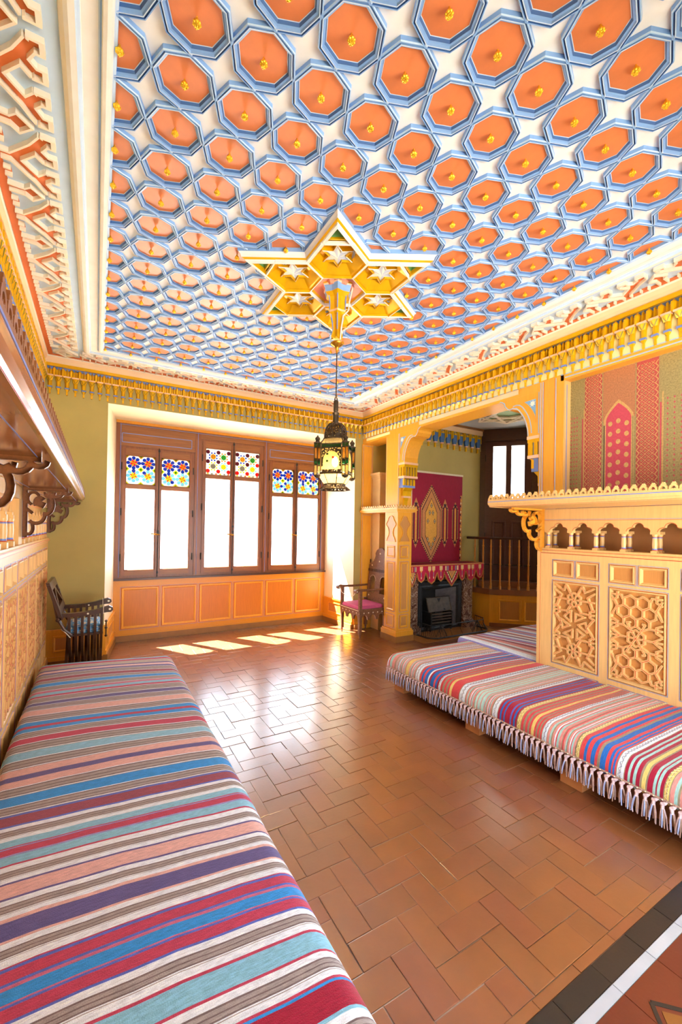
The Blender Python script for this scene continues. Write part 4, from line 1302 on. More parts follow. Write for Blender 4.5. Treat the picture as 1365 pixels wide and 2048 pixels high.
# ------------------------------------------------------------------ striped benches
CW = dict(LB='#b4c8d4', CR='#c2405a', GR='#b8a898', VI='#665a8c', PW='#ecc4bc', MR='#9c4a58', SB='#3494d8', PK='#d06c88', AQ='#8cc2d4', PP='#e4b0a4', W='#eef0f0', BN='#7c6866', GB='#a89a92', BL='#5c6cc0', DR='#a81c38', YE='#e8c870', TE='#a8ccc0', RE='#d84848', KH='#9c8a6c', BB='#2c6cb8', AP='#bcdccc', PI='#e09084', LV='#9a94c8', BK='#3a3436')
def gb(): return [('W', .5), ('BN', .7), ('GB', 1.5), ('BN', .5), ('GB', 1.3), ('BN', .6), ('W', .5), ('GB', .3)]
def expand(seq):
    """seq: [(y_start, code), ...] with a closing y; GX entries become fine lines"""
    out = []
    for (a, c), (e, _) in zip(seq, seq[1:]):
        sub = None
        if c == 'GBX': sub = gb()
        elif c == 'PKA': sub = [('PI', 1), ('TE', .8), ('KH', .5), ('PI', 1), ('W', .6), ('RE', .5), ('TE', 1), ('PI', 1.2), ('KH', .4)]
        elif c == 'DRB': sub = [('DR', 1), ('BB', .8), ('DR', 1.1), ('BB', .6), ('DR', 2.4), ('BL', .7), ('DR', 1), ('BB', .8), ('DR', .8)]
        elif c == 'RBN': sub = [('RE', 1), ('KH', .9), ('RE', 1), ('KH', .8), ('RE', .8)]
        elif c == 'RBL': sub = [('RE', .8), ('BB', .8), ('RE', .8), ('BB', 1.2), ('W', .6), ('DR', .8), ('BB', 1.4), ('RE', .7), ('BB', .8), ('DR', .7)]
        elif c == 'WZ': sub = [('KH', .3), ('W', 1.1), ('GR', .25), ('W', 1.1), ('KH', .3)]
        elif c == 'YZ': sub = [('KH', .5), ('YE', 1), ('KH', .3), ('YE', 1), ('KH', .5)]
        elif c == 'APX': sub = [('AP', 1.2), ('PI', .5), ('AP', 1.6), ('PI', .5), ('AP', 1.2), ('TE', .6)]
        elif c == 'DRT': sub = [('DR', 1), ('TE', .8), ('DR', .9), ('TE', .9), ('DR', 1.2)]
        if sub:
            tot = sum(x[1] for x in sub); p = a
            for k, wgt in sub:
                out.append((p, p + (e - a) * wgt / tot, k)); p += (e - a) * wgt / tot
        else: out.append((a, e, c))
    return out
def bench_mesh(name, stripes, prof, s0, s1, along, shear=lambda x, s: 0, endr=.06, sag=.004, pat=True):
    """prof: [(across, z)] open profile from front bottom over the top; stripes along the 'along' axis"""
    cuts = sorted(set([s0, s1] + [q for st in stripes for q in st[:2] if min(s0, s1) < q < max(s0, s1)]))
    rr = [s0 + endr * t for t in (.08, .2, .4, .7, 1.0)] + [s1 - endr * t for t in (.08, .2, .4, .7, 1.0)]
    cuts = sorted(set(cuts + rr))
    top = max(p[1] for p in prof); bot = min(p[1] for p in prof); cen = sum(p[0] for p in prof) / len(prof)
    rnd = random.Random(5)
    vs, fs, cols = [], [], []
    n = len(prof)
    for s in cuts:
        d = min(s - s0, s1 - s)
        e = 0 if d >= endr else endr - math.sqrt(max(endr ** 2 - (endr - d) ** 2, 0))
        for k, (a, z) in enumerate(prof):
            sg = sag * math.sin(s * 5.1 + a * 4) + sag * .7 * math.sin(s * 11.3 - a * 3)
            zz = max(z - e * (1 if z > bot + .02 else .2), bot) + (sg if z > bot + .06 else 0)
            aa = a + (cen - a) * 0
            q = s + shear(a, s) + .002 * math.sin(a * 23 + s * 7)
            vs.append((aa, q, zz) if along == 'y' else (q, aa, zz))
    def col(s):
        for a, c, k in stripes:
            if a <= s < c or c <= s < a: return k
        return 'GR'
    for j in range(len(cuts) - 1):
        k = col((cuts[j] + cuts[j + 1]) / 2)
        for i in range(n - 1):
            fs.append((j * n + i, j * n + i + 1, (j + 1) * n + i + 1, (j + 1) * n + i)); cols.append(k)
    fs.append(tuple(range(n))); cols.append(col(cuts[0]))
    fs.append(tuple(range((len(cuts) - 1) * n, len(cuts) * n))); cols.append(col(cuts[-1] - .01))
    me = bpy.data.meshes.new(name)
    me.from_pydata(vs, [], fs)
    me.materials.append(MATS['striped_weave'])
    bm = bmesh.new(); bm.from_mesh(me); bmesh.ops.recalc_face_normals(bm, faces=bm.faces); bm.to_mesh(me); bm.free()
    at = me.color_attributes.new('weave', 'FLOAT_COLOR', 'CORNER')
    k = 0
    for p, c in zip(me.polygons, cols):
        q = lin(CW[c]); q = (q[0] * .95, q[1] * 1.0, min(q[2] * 1.12, 1), 1)
        for li in p.loop_indices: at.data[li].color = q
    me.polygons.foreach_set('use_smooth', [True] * len(me.polygons))
    try: me.set_sharp_from_angle(angle=1.0)
    except Exception: pass
    return me
def round_profile(x0, x1, zb_, zt, r, n=6, flip=False):
    """front bottom -> rounded front top -> flat -> rounded back"""
    p = [(x0 + .012, zb_), (x0, zb_ + .03)]
    for k in range(n + 1):
        t = k / n * PI / 2
        p.append((x0 + r - r * math.cos(t), zt - r + r * math.sin(t)))
    for k in range(1, 7): p.append((x0 + r + (x1 - .05 - x0 - r) * k / 7, zt + .006 * math.sin(k / 7 * PI)))
    for k in range(4):
        t = k / 3 * PI / 2
        p.append((x1 - .05 + .05 * math.sin(t), zt - .05 + .05 * math.cos(t)))
    p.append((x1, zb_))
    return p
SL = [(4.60, 'AQ'), (4.36, 'CR'), (4.314, 'GR'), (4.221, 'VI'), (4.187, 'PW'), (4.136, 'VI'), (4.095, 'GBX'), (3.999, 'MR'), (3.942, 'GBX'), (3.877, 'SB'), (3.817, 'GBX'), (3.727, 'PK'), (3.69, 'AQ'), (3.636, 'CR'), (3.60, 'GBX'), (3.49, 'VI'), (3.438, 'GBX'), (3.347, 'PP'), (3.267, 'GBX'), (3.161, 'SB'), (3.107, 'CR'), (3.07, 'SB'), (3.021, 'GBX'), (2.929, 'CR'), (2.863, 'GBX'), (2.764, 'AQ'), (2.69, 'GBX'), (2.596, 'PP'), (2.534, 'VI'), (2.487, 'PP'), (2.427, 'GBX'), (2.339, 'SB'), (2.266, 'GBX'), (2.198, 'BL'), (2.186, 'MR'), (2.125, 'BL'), (2.114, 'W'), (2.095, 'GBX'), (2.047, 'W'), (2.026, 'AQ'), (1.985, 'CR'), (1.979, 'LV'), (1.972, 'CR'), (1.935, 'LV'), (1.925, 'AQ'), (1.878, 'CR'), (1.868, 'W'), (1.842, 'GBX'), (1.800, 'W'), (1.780, 'VI'), (1.771, 'PP'), (1.709, 'VI'), (1.700, 'W'), (1.681, 'GBX'), (1.642, 'W'), (1.625, 'PP'), (1.611, 'VI'), (1.545, 'PP'), (1.536, 'W'), (1.519, 'GBX'), (1.480, 'W'), (1.455, 'CR'), (1.450, 'BL'), (1.440, 'CR'), (1.403, 'BL'), (1.394, 'PK'), (1.383, 'SB'), (1.343, 'PK'), (1.338, 'BL'), (1.330, 'CR'), (1.294, 'BL'), (1.286, 'W'), (1.268, 'GBX'), (1.224, 'W'), (1.202, 'CR'), (1.193, 'AQ'), (1.131, 'CR'), (1.123, 'W'), (1.106, 'GBX'), (1.062, 'W'), (1.044, 'CR'), (1.036, 'SB'), (1.028, 'DR'), (.955, 'AQ'), (.945, 'W'), (.925, 'GBX'), (.88, 'W'), (.86, 'MR'), (.80, 'W'), (.78, 'VI'), (.70, 'GBX'), (.60, 'CR'), (.50, 'AQ'), (.40, 'GBX'), (.3, 'VI'), (.1, 'W')]
SL = [(a, c) for a, c in SL]
def left_bench():
    root = empty('striped_bench'); tag(root, 'long bench with blue, purple and salmon striped kilim along the shelf wall', 'bench')
    st = expand(SL)
    prof = [(.655, .05), (.662, .12)]
    for k in range(8):
        t = k / 7 * PI / 2
        prof.append((.662 - .09 + .09 * math.cos(t), .352 - .09 + .09 * math.sin(t)))
    for k in range(1, 8): prof.append((.572 - (.572 + .36) * k / 8, .352 + .010 * math.sin(k / 8 * PI)))
    for k in range(4):
        t = k / 3 * PI / 2
        prof.append((-.36 - .06 * math.sin(t), .29 + .06 * math.cos(t)))
    prof.append((-.42, .08))
    def sh(x, s): return -(.07 + .045 * max(min(s - 1.2, 2.6), -1)) * (x - .1) * (1 if s < 4.3 else .9)
    put('cushion_cover', bench_mesh('cushion_cover', st, prof, .12, 4.45, 'y', sh, .07), root)
    b = MB('walnut'); b.box(-.40, .63, .2, 4.30, 0, .075); b.build('bench_plinth', root)
left_bench()
SR = [(3.50, 'PKA'), (3.256, 'PKA'), (3.22, 'WZ'), (3.19, 'PKA'), (3.099, 'YE'), (3.058, 'PKA'), (2.965, 'WZ'), (2.899, 'RBL'), (2.659, 'WZ'), (2.632, 'RBN'), (2.53, 'YE'), (2.505, 'RE'), (2.426, 'WZ'), (2.354, 'PKA'), (2.262, 'APX'), (2.174, 'PKA'), (2.10, 'WZ'), (2.045, 'DRB'), (1.885, 'YZ'), (1.848, 'RBN'), (1.772, 'YE'), (1.75, 'RBN'), (1.694, 'WZ'), (1.655, 'PKA'), (1.553, 'RE'), (1.545, 'PKA'), (1.469, 'YZ'), (1.444, 'RE'), (1.42, 'BB'), (1.404, 'RE'), (1.381, 'BB'), (1.358, 'RE'), (1.343, 'KH'), (1.328, 'BB'), (1.298, 'RE'), (1.28, 'BB'), (1.266, 'RE'), (1.258, 'BB'), (1.248, 'RE'), (1.241, 'WZ'), (1.196, 'DRT'), (1.121, 'KH'), (1.111, 'YE'), (1.092, 'KH'), (1.084, 'DR'), (1.058, 'TE'), (1.045, 'DR'), (1.038, 'TE'), (1.025, 'DR'), (1.010, 'YZ'), (.98, 'PKA'), (.85, 'DRB'), (.70, 'WZ'), (.65, 'RBN'), (.5, 'APX'), (.3, 'WZ')]
def tassel_variants():
    out = []
    for sd in range(4):
        r = random.Random(sd)
        b = MB('tassel_lilac')
        # braided knot
        p = [(.0, -.016, .012), (.004, -.006, .003), (.006, .006, -.004), (.002, .014, -.012)]
        b.tube([(-x, y, z) for x, y, z in p], [.004, .009, .010, .004], 6, 'tassel_lilac')
        b.lathe([(.004, -.004), (.009, -.012), (.008, -.026), (.010, -.030)], 6, (-.004, .004, 0), 'tassel_lilac')
        for k in range(7):
            a = k * 2 * PI / 7 + r.random()
            e = .010 + .008 * r.random()
            L_ = .105 + .022 * r.random()
            mt = ('tassel_lilac', 'tassel_tan', 'tassel_lilac', 'tassel_blue', 'tassel_tan', 'tassel_lilac', 'inlay')[k]
            b.tube([(-.004 + .006 * math.cos(a), .004 + .006 * math.sin(a), -.028), (-.004 + e * .8 * math.cos(a), .004 + e * .9 * math.sin(a), -.065), (-.004 + e * math.cos(a), .004 + e * 1.2 * math.sin(a), -L_)], [.0042, .0046, .0030], 4, mt)
        out.append(b.mesh('tassel'))
    return out
def zig(cv, prof):
    # woven zigzag running across each pale band
    pl = prof[1:-2]
    ds = [0]
    for a, c in zip(pl, pl[1:]): ds.append(ds[-1] + math.hypot(a[0] - c[0], a[1] - c[1]))
    def at(d):
        for i in range(len(ds) - 1):
            if d <= ds[i + 1]:
                t = (d - ds[i]) / (ds[i + 1] - ds[i]); a, c = pl[i], pl[i + 1]
                n = Vector((-(c[1] - a[1]), c[0] - a[0])).normalized()
                if n.y < 0 and n.x > 0: n = -n
                return a[0] + (c[0] - a[0]) * t, a[1] + (c[1] - a[1]) * t, n
        return pl[-1][0], pl[-1][1], Vector((0, 1))
    for (y0, k), (y1, _) in zip(SR, SR[1:]):
        if k not in ('WZ', 'YZ') or y0 > 3.3 or y0 < .8: continue
        ym, amp = (y0 + y1) / 2, abs(y0 - y1) * (.16 if k == 'WZ' else .30)
        b = MB('cloth_grey' if k == 'WZ' else 'cloth_cream')
        st = .016
        n = int(ds[-1] / st)
        pv = None
        for i in range(n):
            x, z, nn = at(i * st)
            sg = .004 * math.sin(ym * 5.1 + x * 4) + .0028 * math.sin(ym * 11.3 - x * 3)
            y = ym + (amp if i % 2 else -amp) + .01 * math.sin(x * 3)
            p = Vector((x + nn.x * .004, y, z + nn.y * .004 + (sg if z > .26 else 0)))
            if pv is not None: b.tube([pv, p], .0016, 3)
            pv = p
        b.build('zigzag_braid', cv)
def right_bench():
    root = empty('striped_bench'); tag(root, 'low bench with red striped kilim and tasselled fringe against the lattice panelling', 'bench')
    st = expand(SR)
    prof = round_profile(2.555, 3.70, .20, .345, .105, 8)
    cv = put('cushion_cover', bench_mesh('cushion_cover', st, prof, .35, 3.40, 'y', lambda x, s: .01 * math.sin(x * 3), .05), root)
    zig(cv, prof)
    b = MB('walnut'); b.box(2.60, 3.65, .4, 3.34, .085, .20); b.build('bench_frame', root)
    for y in (3.33, 2.40, 1.60, .8):
        b = MB('leg_block'); b.box(2.60, 2.74, y - .14, y, 0, .085); b.build('leg', root)
        b = MB('leg_block'); b.box(3.50, 3.62, y - .14, y, 0, .085); b.build('leg', root)
    b = MB('tassel_tan', 'inlay'); b.tube([(2.556, .4, .221), (2.552, 3.385, .221)], .006, 6, 'tassel_tan')
    for i in range(150): b.lathe([(.001, -.004), (.0045, 0), (.001, .004)], 5, (2.549, .5 + i * .0193, .222), 'inlay' if i % 2 else 'tassel_tan')
    b.build('braid', root)
    tv = tassel_variants()
    r = random.Random(9)
    y = 3.385; i = 0
    while y > .78:
        o = put('tassel', tv[i % 4], root, (2.553, y, .205 + r.uniform(-.003, .003)), (r.uniform(-.12, .12), 0, r.uniform(-.15, .15)))
        y -= .0395; i += 1
right_bench()
def alcove_bench():
    root = empty('striped_bench'); tag(root, 'low bench with mauve striped cover in the alcove in front of the platform', 'bench')
    seq = []
    x = 3.5
    r = random.Random(4)
    pal = ['W', 'LV', 'PI', 'LV', 'W', 'PP', 'MR', 'GR', 'W', 'PI', 'MR', 'W', 'PK', 'LV', 'W', 'VI', 'PP', 'W', 'MR', 'PI']
    i = 0
    while x < 5.6:
        seq.append((x, pal[i % len(pal)])); x += r.choice((.03, .045, .06, .085)); i += 1
    seq.append((x, 'W'))
    st = expand(seq)
    prof = [(3.56, .20), (3.57, .25)] + [(3.56 - .03 * (1 - math.cos(k / 4 * PI / 2)) - .0, .30 + .045 * math.sin(k / 4 * PI / 2)) for k in range(5)] + [(3.5 - .95 * k / 6, .346 + .004 * math.sin(k / 6 * PI)) for k in range(1, 7)] + [(2.53, .33), (2.53, .2)]
    put('cushion_cover', bench_mesh('cushion_cover', st, prof, 3.705, 5.35, 'x', lambda a, s: -.20 * (a - 3.0) * min(1, (s - 3.7) * 3), .04), root)
    b = MB('walnut'); b.box(3.75, 5.2, 2.6, 3.48, 0, .20); b.build('bench_frame', root)
alcove_bench()

# ------------------------------------------------------------------ star medallion, pendant and lantern
MC = (1.545, 2.745)
def medallion():
    root = empty('ceiling_medallion', (MC[0], MC[1], ZC)); tag(root, 'gilt six pointed star medallion set into the octagon ceiling', 'medallion')
    R = .725; a = R / (2 * math.sqrt(3))
    P = lambda u, v, h: (u, v, -h)
    def star(R):
        return [((R if k % 2 == 0 else R / math.sqrt(3)) * math.cos(k * PI / 6), (R if k % 2 == 0 else R / math.sqrt(3)) * math.sin(k * PI / 6)) for k in range(12)]
    # moulded frame
    prof = [(1.065, 0, 'ceil_blue'), (1.06, .028, 'ceil_blue'), (1.035, .040, 'ceil_white'), (1.025, .060, 'ceil_white'), (1.0, .068, 'gold'), (.993, .068, 'gold'), (.985, .078, 'ceil_white'), (.945, .086, 'ceil_white'), (.93, .078, 'fret_rib'), (.925, .070, 'gold'), (.922, .015, 'gold')]
    b = MB('fret_rib')
    vs, fs, ms = [], [], []
    for k, h, m in prof: vs += [P(*p, h) for p in star(R * k)]
    for j in range(len(prof) - 1):
        for i in range(12):
            fs.append((12 * j + i, 12 * j + (i + 1) % 12, 12 * j + 12 + (i + 1) % 12, 12 * j + 12 + i)); ms.append(prof[j + 1][2])
    b.add(vs, fs, ms)
    b.build('star_frame', root)
    b = MB('gold'); b.poly(P, star(R * .93), .004, .012, 'gold'); b.build('backing', root)
    # hexagonal coffers
    def hexloop(cx, cyy, prof, cap, nm, rot=PI / 6):
        b = MB('gold')
        vs, fs, ms = [], [], []
        for k, h, m in prof: vs += [P(cx + k * a * math.cos(rot + i * PI / 3), cyy + k * a * math.sin(rot + i * PI / 3), h) for i in range(6)]
        for j in range(len(prof) - 1):
            for i in range(6):
                fs.append((6 * j + i, 6 * j + (i + 1) % 6, 6 * j + 6 + (i + 1) % 6, 6 * j + 6 + i)); ms.append(prof[j + 1][2])
        fs.append(tuple(range(6 * (len(prof) - 1), 6 * len(prof)))); ms.append(cap)
        b.add(vs, fs, ms)
        return b.build(nm, root)
    hp = [(1.0, .060, 'gold'), (1.0, .082, 'ceil_white'), (.955, .084, 'ceil_white'), (.93, .068, 'gold'), (.88, .064, 'gold'), (.60, .020, 'gold'), (.56, .016, 'gold')]
    sm = MB('silver')
    ro, ri = .098, .050
    pts = [((ro if k % 2 == 0 else ri) * math.cos(k * PI / 6), (ro if k % 2 == 0 else ri) * math.sin(k * PI / 6)) for k in range(12)]
    for s0, s1, h0, h1, m in ((1.22, 1.22, .016, .040, 'gold'), (1.22, 1.12, .040, .044, 'ceil_white'), (1.12, 1.02, .044, .030, 'gold'), (1.02, .98, .030, .034, 'star_white')):
        n = 12
        sm.add([P(p[0] * s0, p[1] * s0, h0) for p in pts] + [P(p[0] * s1, p[1] * s1, h1) for p in pts], [(i, (i + 1) % n, n + (i + 1) % n, n + i) for i in range(n)], m)
    sm.add([P(p[0] * .98, p[1] * .98, .032) for p in pts] + [P(0, 0, .052)], [(i, (i + 1) % 12, 12) for i in range(12)], ['silver' if i % 2 else 'star_white' for i in range(12)])
    smm = sm.mesh('coffer_star')
    for k in range(6):
        an = k * PI / 3
        cx, cyy = a * math.sqrt(3) * math.cos(an), a * math.sqrt(3) * math.sin(an)
        o = hexloop(cx, cyy, hp, 'gold', 'hexagon_coffer')
        put('coffer_star', smm, o, (cx, cyy, 0))
        # green tip
        t = MB('leaf_green')
        d0, d1 = a * math.sqrt(3) * 1.53, R * .925
        tri = [(d0, -a * .40), (d1, 0), (d0, a * .40)]
        rot = lambda p: (p[0] * math.cos(an) - p[1] * math.sin(an), p[0] * math.sin(an) + p[1] * math.cos(an))
        q = [rot(p) for p in tri]; cc = rot(((2 * d0 + d1) / 3, 0))
        t.add([P(*p, .050) for p in q] + [P(*cc, .020)], [(0, 1, 3), (1, 2, 3), (2, 0, 3)])
        for e in range(3): t.bar(P, q[e], q[(e + 1) % 3], .010, .045, .060, 'gold')
        t.build('green_tip', root)
    hexloop(0, 0, [(1.0, .045, 'gold'), (1.0, .062, 'ceil_white'), (.955, .064, 'gold'), (.93, .050, 'gold'), (.90, .046, 'coral'), (.60, .034, 'coral'), (.5, .060, 'coral')], 'coral', 'hexagon_coffer').__setitem__('label', 'coral pink centre coffer')
    # pendant with star shaped section
    def starlathe(b, prof, n=12):
        vs, fs, ms = [], [], []
        for r, z, m, ir in prof:
            vs += [((r if k % 2 == 0 else r * ir) * math.cos(k * 2 * PI / n), (r if k % 2 == 0 else r * ir) * math.sin(k * 2 * PI / n), z - ZC) for k in range(n)]
        for j in range(len(prof) - 1):
            for i in range(n):
                fs.append((n * j + i, n * j + (i + 1) % n, n * j + n + (i + 1) % n, n * j + n + i)); ms.append(prof[j + 1][2])
        fs.append(tuple(range(n))); ms.append(prof[0][2]); fs.append(tuple(range(n * (len(prof) - 1), n * len(prof)))); ms.append(prof[-1][2])
        b.add(vs, fs, ms)
    b = MB('gold')
    starlathe(b, [(.125, 3.43, 'gold', .78), (.125, 3.415, 'gold', .78), (.118, 3.405, 'pink_band', .78), (.112, 3.40, 'ceil_blue', .78), (.104, 3.360, 'ceil_blue', .78), (.098, 3.355, 'gold', .76), (.072, 3.335, 'gold', .72), (.066, 3.30, 'gold', .72), (.066, 3.235, 'gold', .72), (.070, 3.233, 'pink_band', .8), (.070, 3.218, 'pink_band', .8), (.052, 3.20, 'gold', .62), (.040, 3.15, 'gold', .62), (.036, 3.09, 'gold', .62), (.048, 3.05, 'gold', .5), (.052, 3.035, 'gold', .5), (.02, 3.03, 'gold', .8)])
    for k in range(6):
        an = k * PI / 3
        c, s = math.cos(an), math.sin(an)
        b.tube([(c * .075, s * .075, 3.345 - ZC), (c * .067, s * .067, 3.30 - ZC), (c * .067, s * .067, 3.24 - ZC)], .0045, 5, 'blue_line')
        b.tube([(c * .056, s * .056, 3.205 - ZC), (c * .042, s * .042, 3.15 - ZC), (c * .037, s * .037, 3.09 - ZC)], .004, 5, 'blue_line')
    b.build('pendant', root)
    b = MB('brass'); b.lathe([(.003, 3.012 - ZC), (.040, 3.004 - ZC), (.050, 2.995 - ZC), (.046, 2.985 - ZC), (.022, 2.972 - ZC), (.012, 2.955 - ZC), (.008, 2.935 - ZC), (.006, 2.92 - ZC)], 16)
    b.build('ceiling_cup', root, True)
    b = MB('fret_rib'); b.tube([(.09, -.07, 3.42 - ZC), (.06, -.075, 3.30 - ZC), (.055, -.07, 3.23 - ZC), (.02, -.05, 3.19 - ZC), (.01, -.045, 3.10 - ZC), (.012, -.03, 3.02 - ZC)], .0055, 6)
    b.build('flex_cord', root, True)
medallion()

def pierced():
    m = paint('pierced_metal', '#4c3f30', .4, .3, 50, .2, metal=.7)
    nt = m.node_tree; L = nt.links.new
    b = nt.nodes['Principled BSDF']; o = nt.nodes['Material Output']
    tc = nt.nodes.new('ShaderNodeTexCoord'); v = nt.nodes.new('ShaderNodeTexVoronoi'); v.inputs['Scale'].default_value = 75
    lt = nt.nodes.new('ShaderNodeMath'); lt.operation = 'LESS_THAN'; lt.inputs[1].default_value = .40
    tr = nt.nodes.new('ShaderNodeBsdfTransparent'); mx = nt.nodes.new('ShaderNodeMixShader')
    L(tc.outputs['Object'], v.inputs['Vector']); L(v.outputs['Distance'], lt.inputs[0]); L(lt.outputs[0], mx.inputs[0]); L(b.outputs[0], mx.inputs[1]); L(tr.outputs[0], mx.inputs[2]); L(mx.outputs[0], o.inputs[0])
pierced()
def lantern():
    z0 = 2.92
    root = empty('hanging_lantern', (MC[0], MC[1], 1.886)); tag(root, 'dark pierced metal lantern with amber glass hanging from the star medallion', 'lantern')
    Z = lambda z: z - 1.886
    b = MB('lantern_metal')
    b.tube([(0, 0, Z(2.925)), (0, 0, Z(2.59))], .004, 6)
    for k in range(11): b.lathe([(.003, -.010), (.0065, 0), (.003, .010)], 6, (0, 0, Z(2.90 - k * .03)))
    b.build('chain', root)
    b = MB('lantern_metal')
    b.tube([(-.012, 0, Z(2.56)), (-.009, 0, Z(2.58)), (0, 0, Z(2.592)), (.009, 0, Z(2.58)), (.012, 0, Z(2.56))], .004, 6)
    b.build('hanging_loop', root)
    b = MB('lantern_metal'); b.lathe([(.014, Z(2.565)), (.019, Z(2.555)), (.019, Z(2.485)), (.014, Z(2.475))], 8); b.lathe([(.012, Z(2.478)), (.028, Z(2.468)), (.026, Z(2.46)), (.022, Z(2.452)), (.022, Z(2.395)), (.030, Z(2.388))], 8)
    b.build('neck', root)
    b = MB('pierced_metal'); b.lathe([(.030, Z(2.392)), (.055, Z(2.380)), (.076, Z(2.350)), (.086, Z(2.315)), (.086, Z(2.285)), (.090, Z(2.272))], 16); b.build('dome', root, True)
    b = MB('lantern_metal')
    for k in range(8):
        a = k * PI / 4
        b.tube([(r * math.cos(a), r * math.sin(a), Z(z)) for r, z in ((.031, 2.392), (.056, 2.381), (.078, 2.350), (.088, 2.315), (.088, 2.285), (.092, 2.272))], .0028, 4)
    b.lathe([(.091, Z(2.276)), (.094, Z(2.270)), (.091, Z(2.264))], 16)
    b.build('dome_ribs', root)
    # square body, corners on the room axes
    R = .150
    cor = [(R * math.cos(k * PI / 2), R * math.sin(k * PI / 2)) for k in range(4)]
    b = MB('pierced_metal')
    top = [(.090 * math.cos(k * PI / 2), .090 * math.sin(k * PI / 2)) for k in range(4)]
    b.add([(*p, Z(2.270)) for p in top] + [(c[0] * .86, c[1] * .86, Z(2.222)) for c in cor], [(i, (i + 1) % 4, 4 + (i + 1) % 4, 4 + i) for i in range(4)], 'glass_lamp_clear')
    b.build('shoulder', root)
    fr = MB('lantern_metal')
    for k in range(4):
        fr.tube([(*top[k], Z(2.27)), (cor[k][0] * .86, cor[k][1] * .86, Z(2.222))], .004, 5)
    for k in range(4):
        A, B_ = Vector((*cor[k], 0)), Vector((*cor[(k + 1) % 4], 0))
        e = (B_ - A).normalized(); n = Vector((e.y, -e.x, 0)); mid = (A + B_) / 2
        if n.dot(mid) < 0: n = -n
        l = (B_ - A).length
        P = lambda u, v, h: tuple(A + e * u + n * h + Vector((0, 0, Z(v))))
        for v0, v1 in ((2.214, 2.222), (2.186, 2.192), (2.000, 2.010), (2.020, 2.024)): fr.rect(P, .02, l - .02, v0, v1, -.004, .004)
        for u in (.030, l - .034): fr.rect(P, u, u + .004, 2.0, 2.22, -.004, .004)
        g = MB('glass_lamp_amber'); g.rect(P, .02, l - .02, 2.024, 2.186, -.001, .001, 'glass_lamp_clear'); g.build('glass_panel', root)
        g = MB('glass_lamp_green'); g.rect(P, .03, l - .03, 2.192, 2.214, -.001, .001)
        g.build('green_glass_band', root)
        # arch filigree
        f = MB('pierced_metal')
        pts = [(.034, 2.186), (.034, 2.06)]
        q = []
        for i in range(9):
            t = PI - i * PI / 8
            q.append((l / 2 + (l / 2 - .045) * math.cos(t), 2.10 + .065 * math.sin(t)))
        poly = [(.032, 2.186), (.032, 2.05), (.044, 2.05)] + q + [(l - .044, 2.05), (l - .032, 2.05), (l - .032, 2.186)]
        ov, oe, of, *_ = delaunay_2d_cdt([Vector(p) for p in poly], [], [list(range(len(poly)))], 1, 1e-6)
        f.add([P(p.x, p.y, .003) for p in ov], of); f.rect(P, .03, l - .03, 2.008, 2.030, .002, .003)
        f.build('filigree', root)
        for i in range(3):
            m = MB('glass_lamp_green' if i != 1 else 'glass_red'); m.rect(P, l / 2 - .03 + .022 * (i % 2) * 2 - .008, l / 2 - .03 + .022 * (i % 2) * 2 + .008, 2.135 - .026 * i, 2.150 - .026 * i, .003, .004); m.build('coloured_pane', root)
    # lower taper and flared gallery
    low = [(.082 * math.cos(k * PI / 4 + PI / 8), .082 * math.sin(k * PI / 4 + PI / 8), Z(1.930)) for k in range(8)]
    up = [(.128 * math.cos(k * PI / 4 + PI / 8), .128 * math.sin(k * PI / 4 + PI / 8), Z(2.000)) for k in range(8)]
    g = MB('glass_lamp_clear'); g.add(up + low, [(i, (i + 1) % 8, 8 + (i + 1) % 8, 8 + i) for i in range(8)]); g.build('lower_glass', root)
    for k in range(8): fr.tube([up[k], low[k]], .003, 4); fr.tube([up[k], up[(k + 1) % 8]], .0035, 4); fr.tube([low[k], low[(k + 1) % 8]], .004, 4)
    fr.build('frame', root)
    fl = MB('pierced_metal'); ot = [(.118 * math.cos(k * PI / 4 + PI / 8), .118 * math.sin(k * PI / 4 + PI / 8), Z(1.889)) for k in range(8)]
    l2 = [(.084 * math.cos(k * PI / 4 + PI / 8), .084 * math.sin(k * PI / 4 + PI / 8), Z(1.915)) for k in range(8)]
    fl.add(low + l2, [(i, (i + 1) % 8, 8 + (i + 1) % 8, 8 + i) for i in range(8)]); fl.add(l2 + ot, [(i, (i + 1) % 8, 8 + (i + 1) % 8, 8 + i) for i in range(8)])
    for k in range(8): fl.tube([ot[k], ot[(k + 1) % 8]], .0035, 4, 'lantern_metal'); fl.tube([l2[k], ot[k]], .003, 4, 'lantern_metal')
    fl.build('flared_skirt', root)
    # corner turrets
    t = MB('lantern_metal')
    n = 6; r = .026
    hx = [(r * math.cos(i * PI / 3), r * math.sin(i * PI / 3)) for i in range(n)]
    for i in range(n):
        t.tube([(*hx[i], Z(1.985)), (*hx[i], Z(2.222))], .0032, 4)
        for v in (1.985, 2.06, 2.095, 2.105, 2.19, 2.222):
            t.tube([(*hx[i], Z(v)), (*hx[(i + 1) % n], Z(v))], .003, 4)
    for v, m in (((2.19, 2.222), 'glass_lamp_green'), ((2.105, 2.19), 'glass_lamp_amber'), ((2.07, 2.10), 'glass_lamp_green'), ((1.985, 2.06), 'glass_lamp_clear')):
        t.add([(p[0] * .96, p[1] * .96, Z(v[0])) for p in hx] + [(p[0] * .96, p[1] * .96, Z(v[1])) for p in hx], [(i, (i + 1) % n, n + (i + 1) % n, n + i) for i in range(n)], m)
    t.lathe([(.030, Z(2.222)), (.030, Z(2.228)), (.016, Z(2.232)), (.014, Z(2.246)), (.020, Z(2.250)), (.018, Z(2.262)), (.008, Z(2.272)), (.003, Z(2.282))], 8, m='lantern_metal')
    t.lathe([(.004, Z(1.965)), (.020, Z(1.972)), (.028, Z(1.985))], 8, m='lantern_metal')
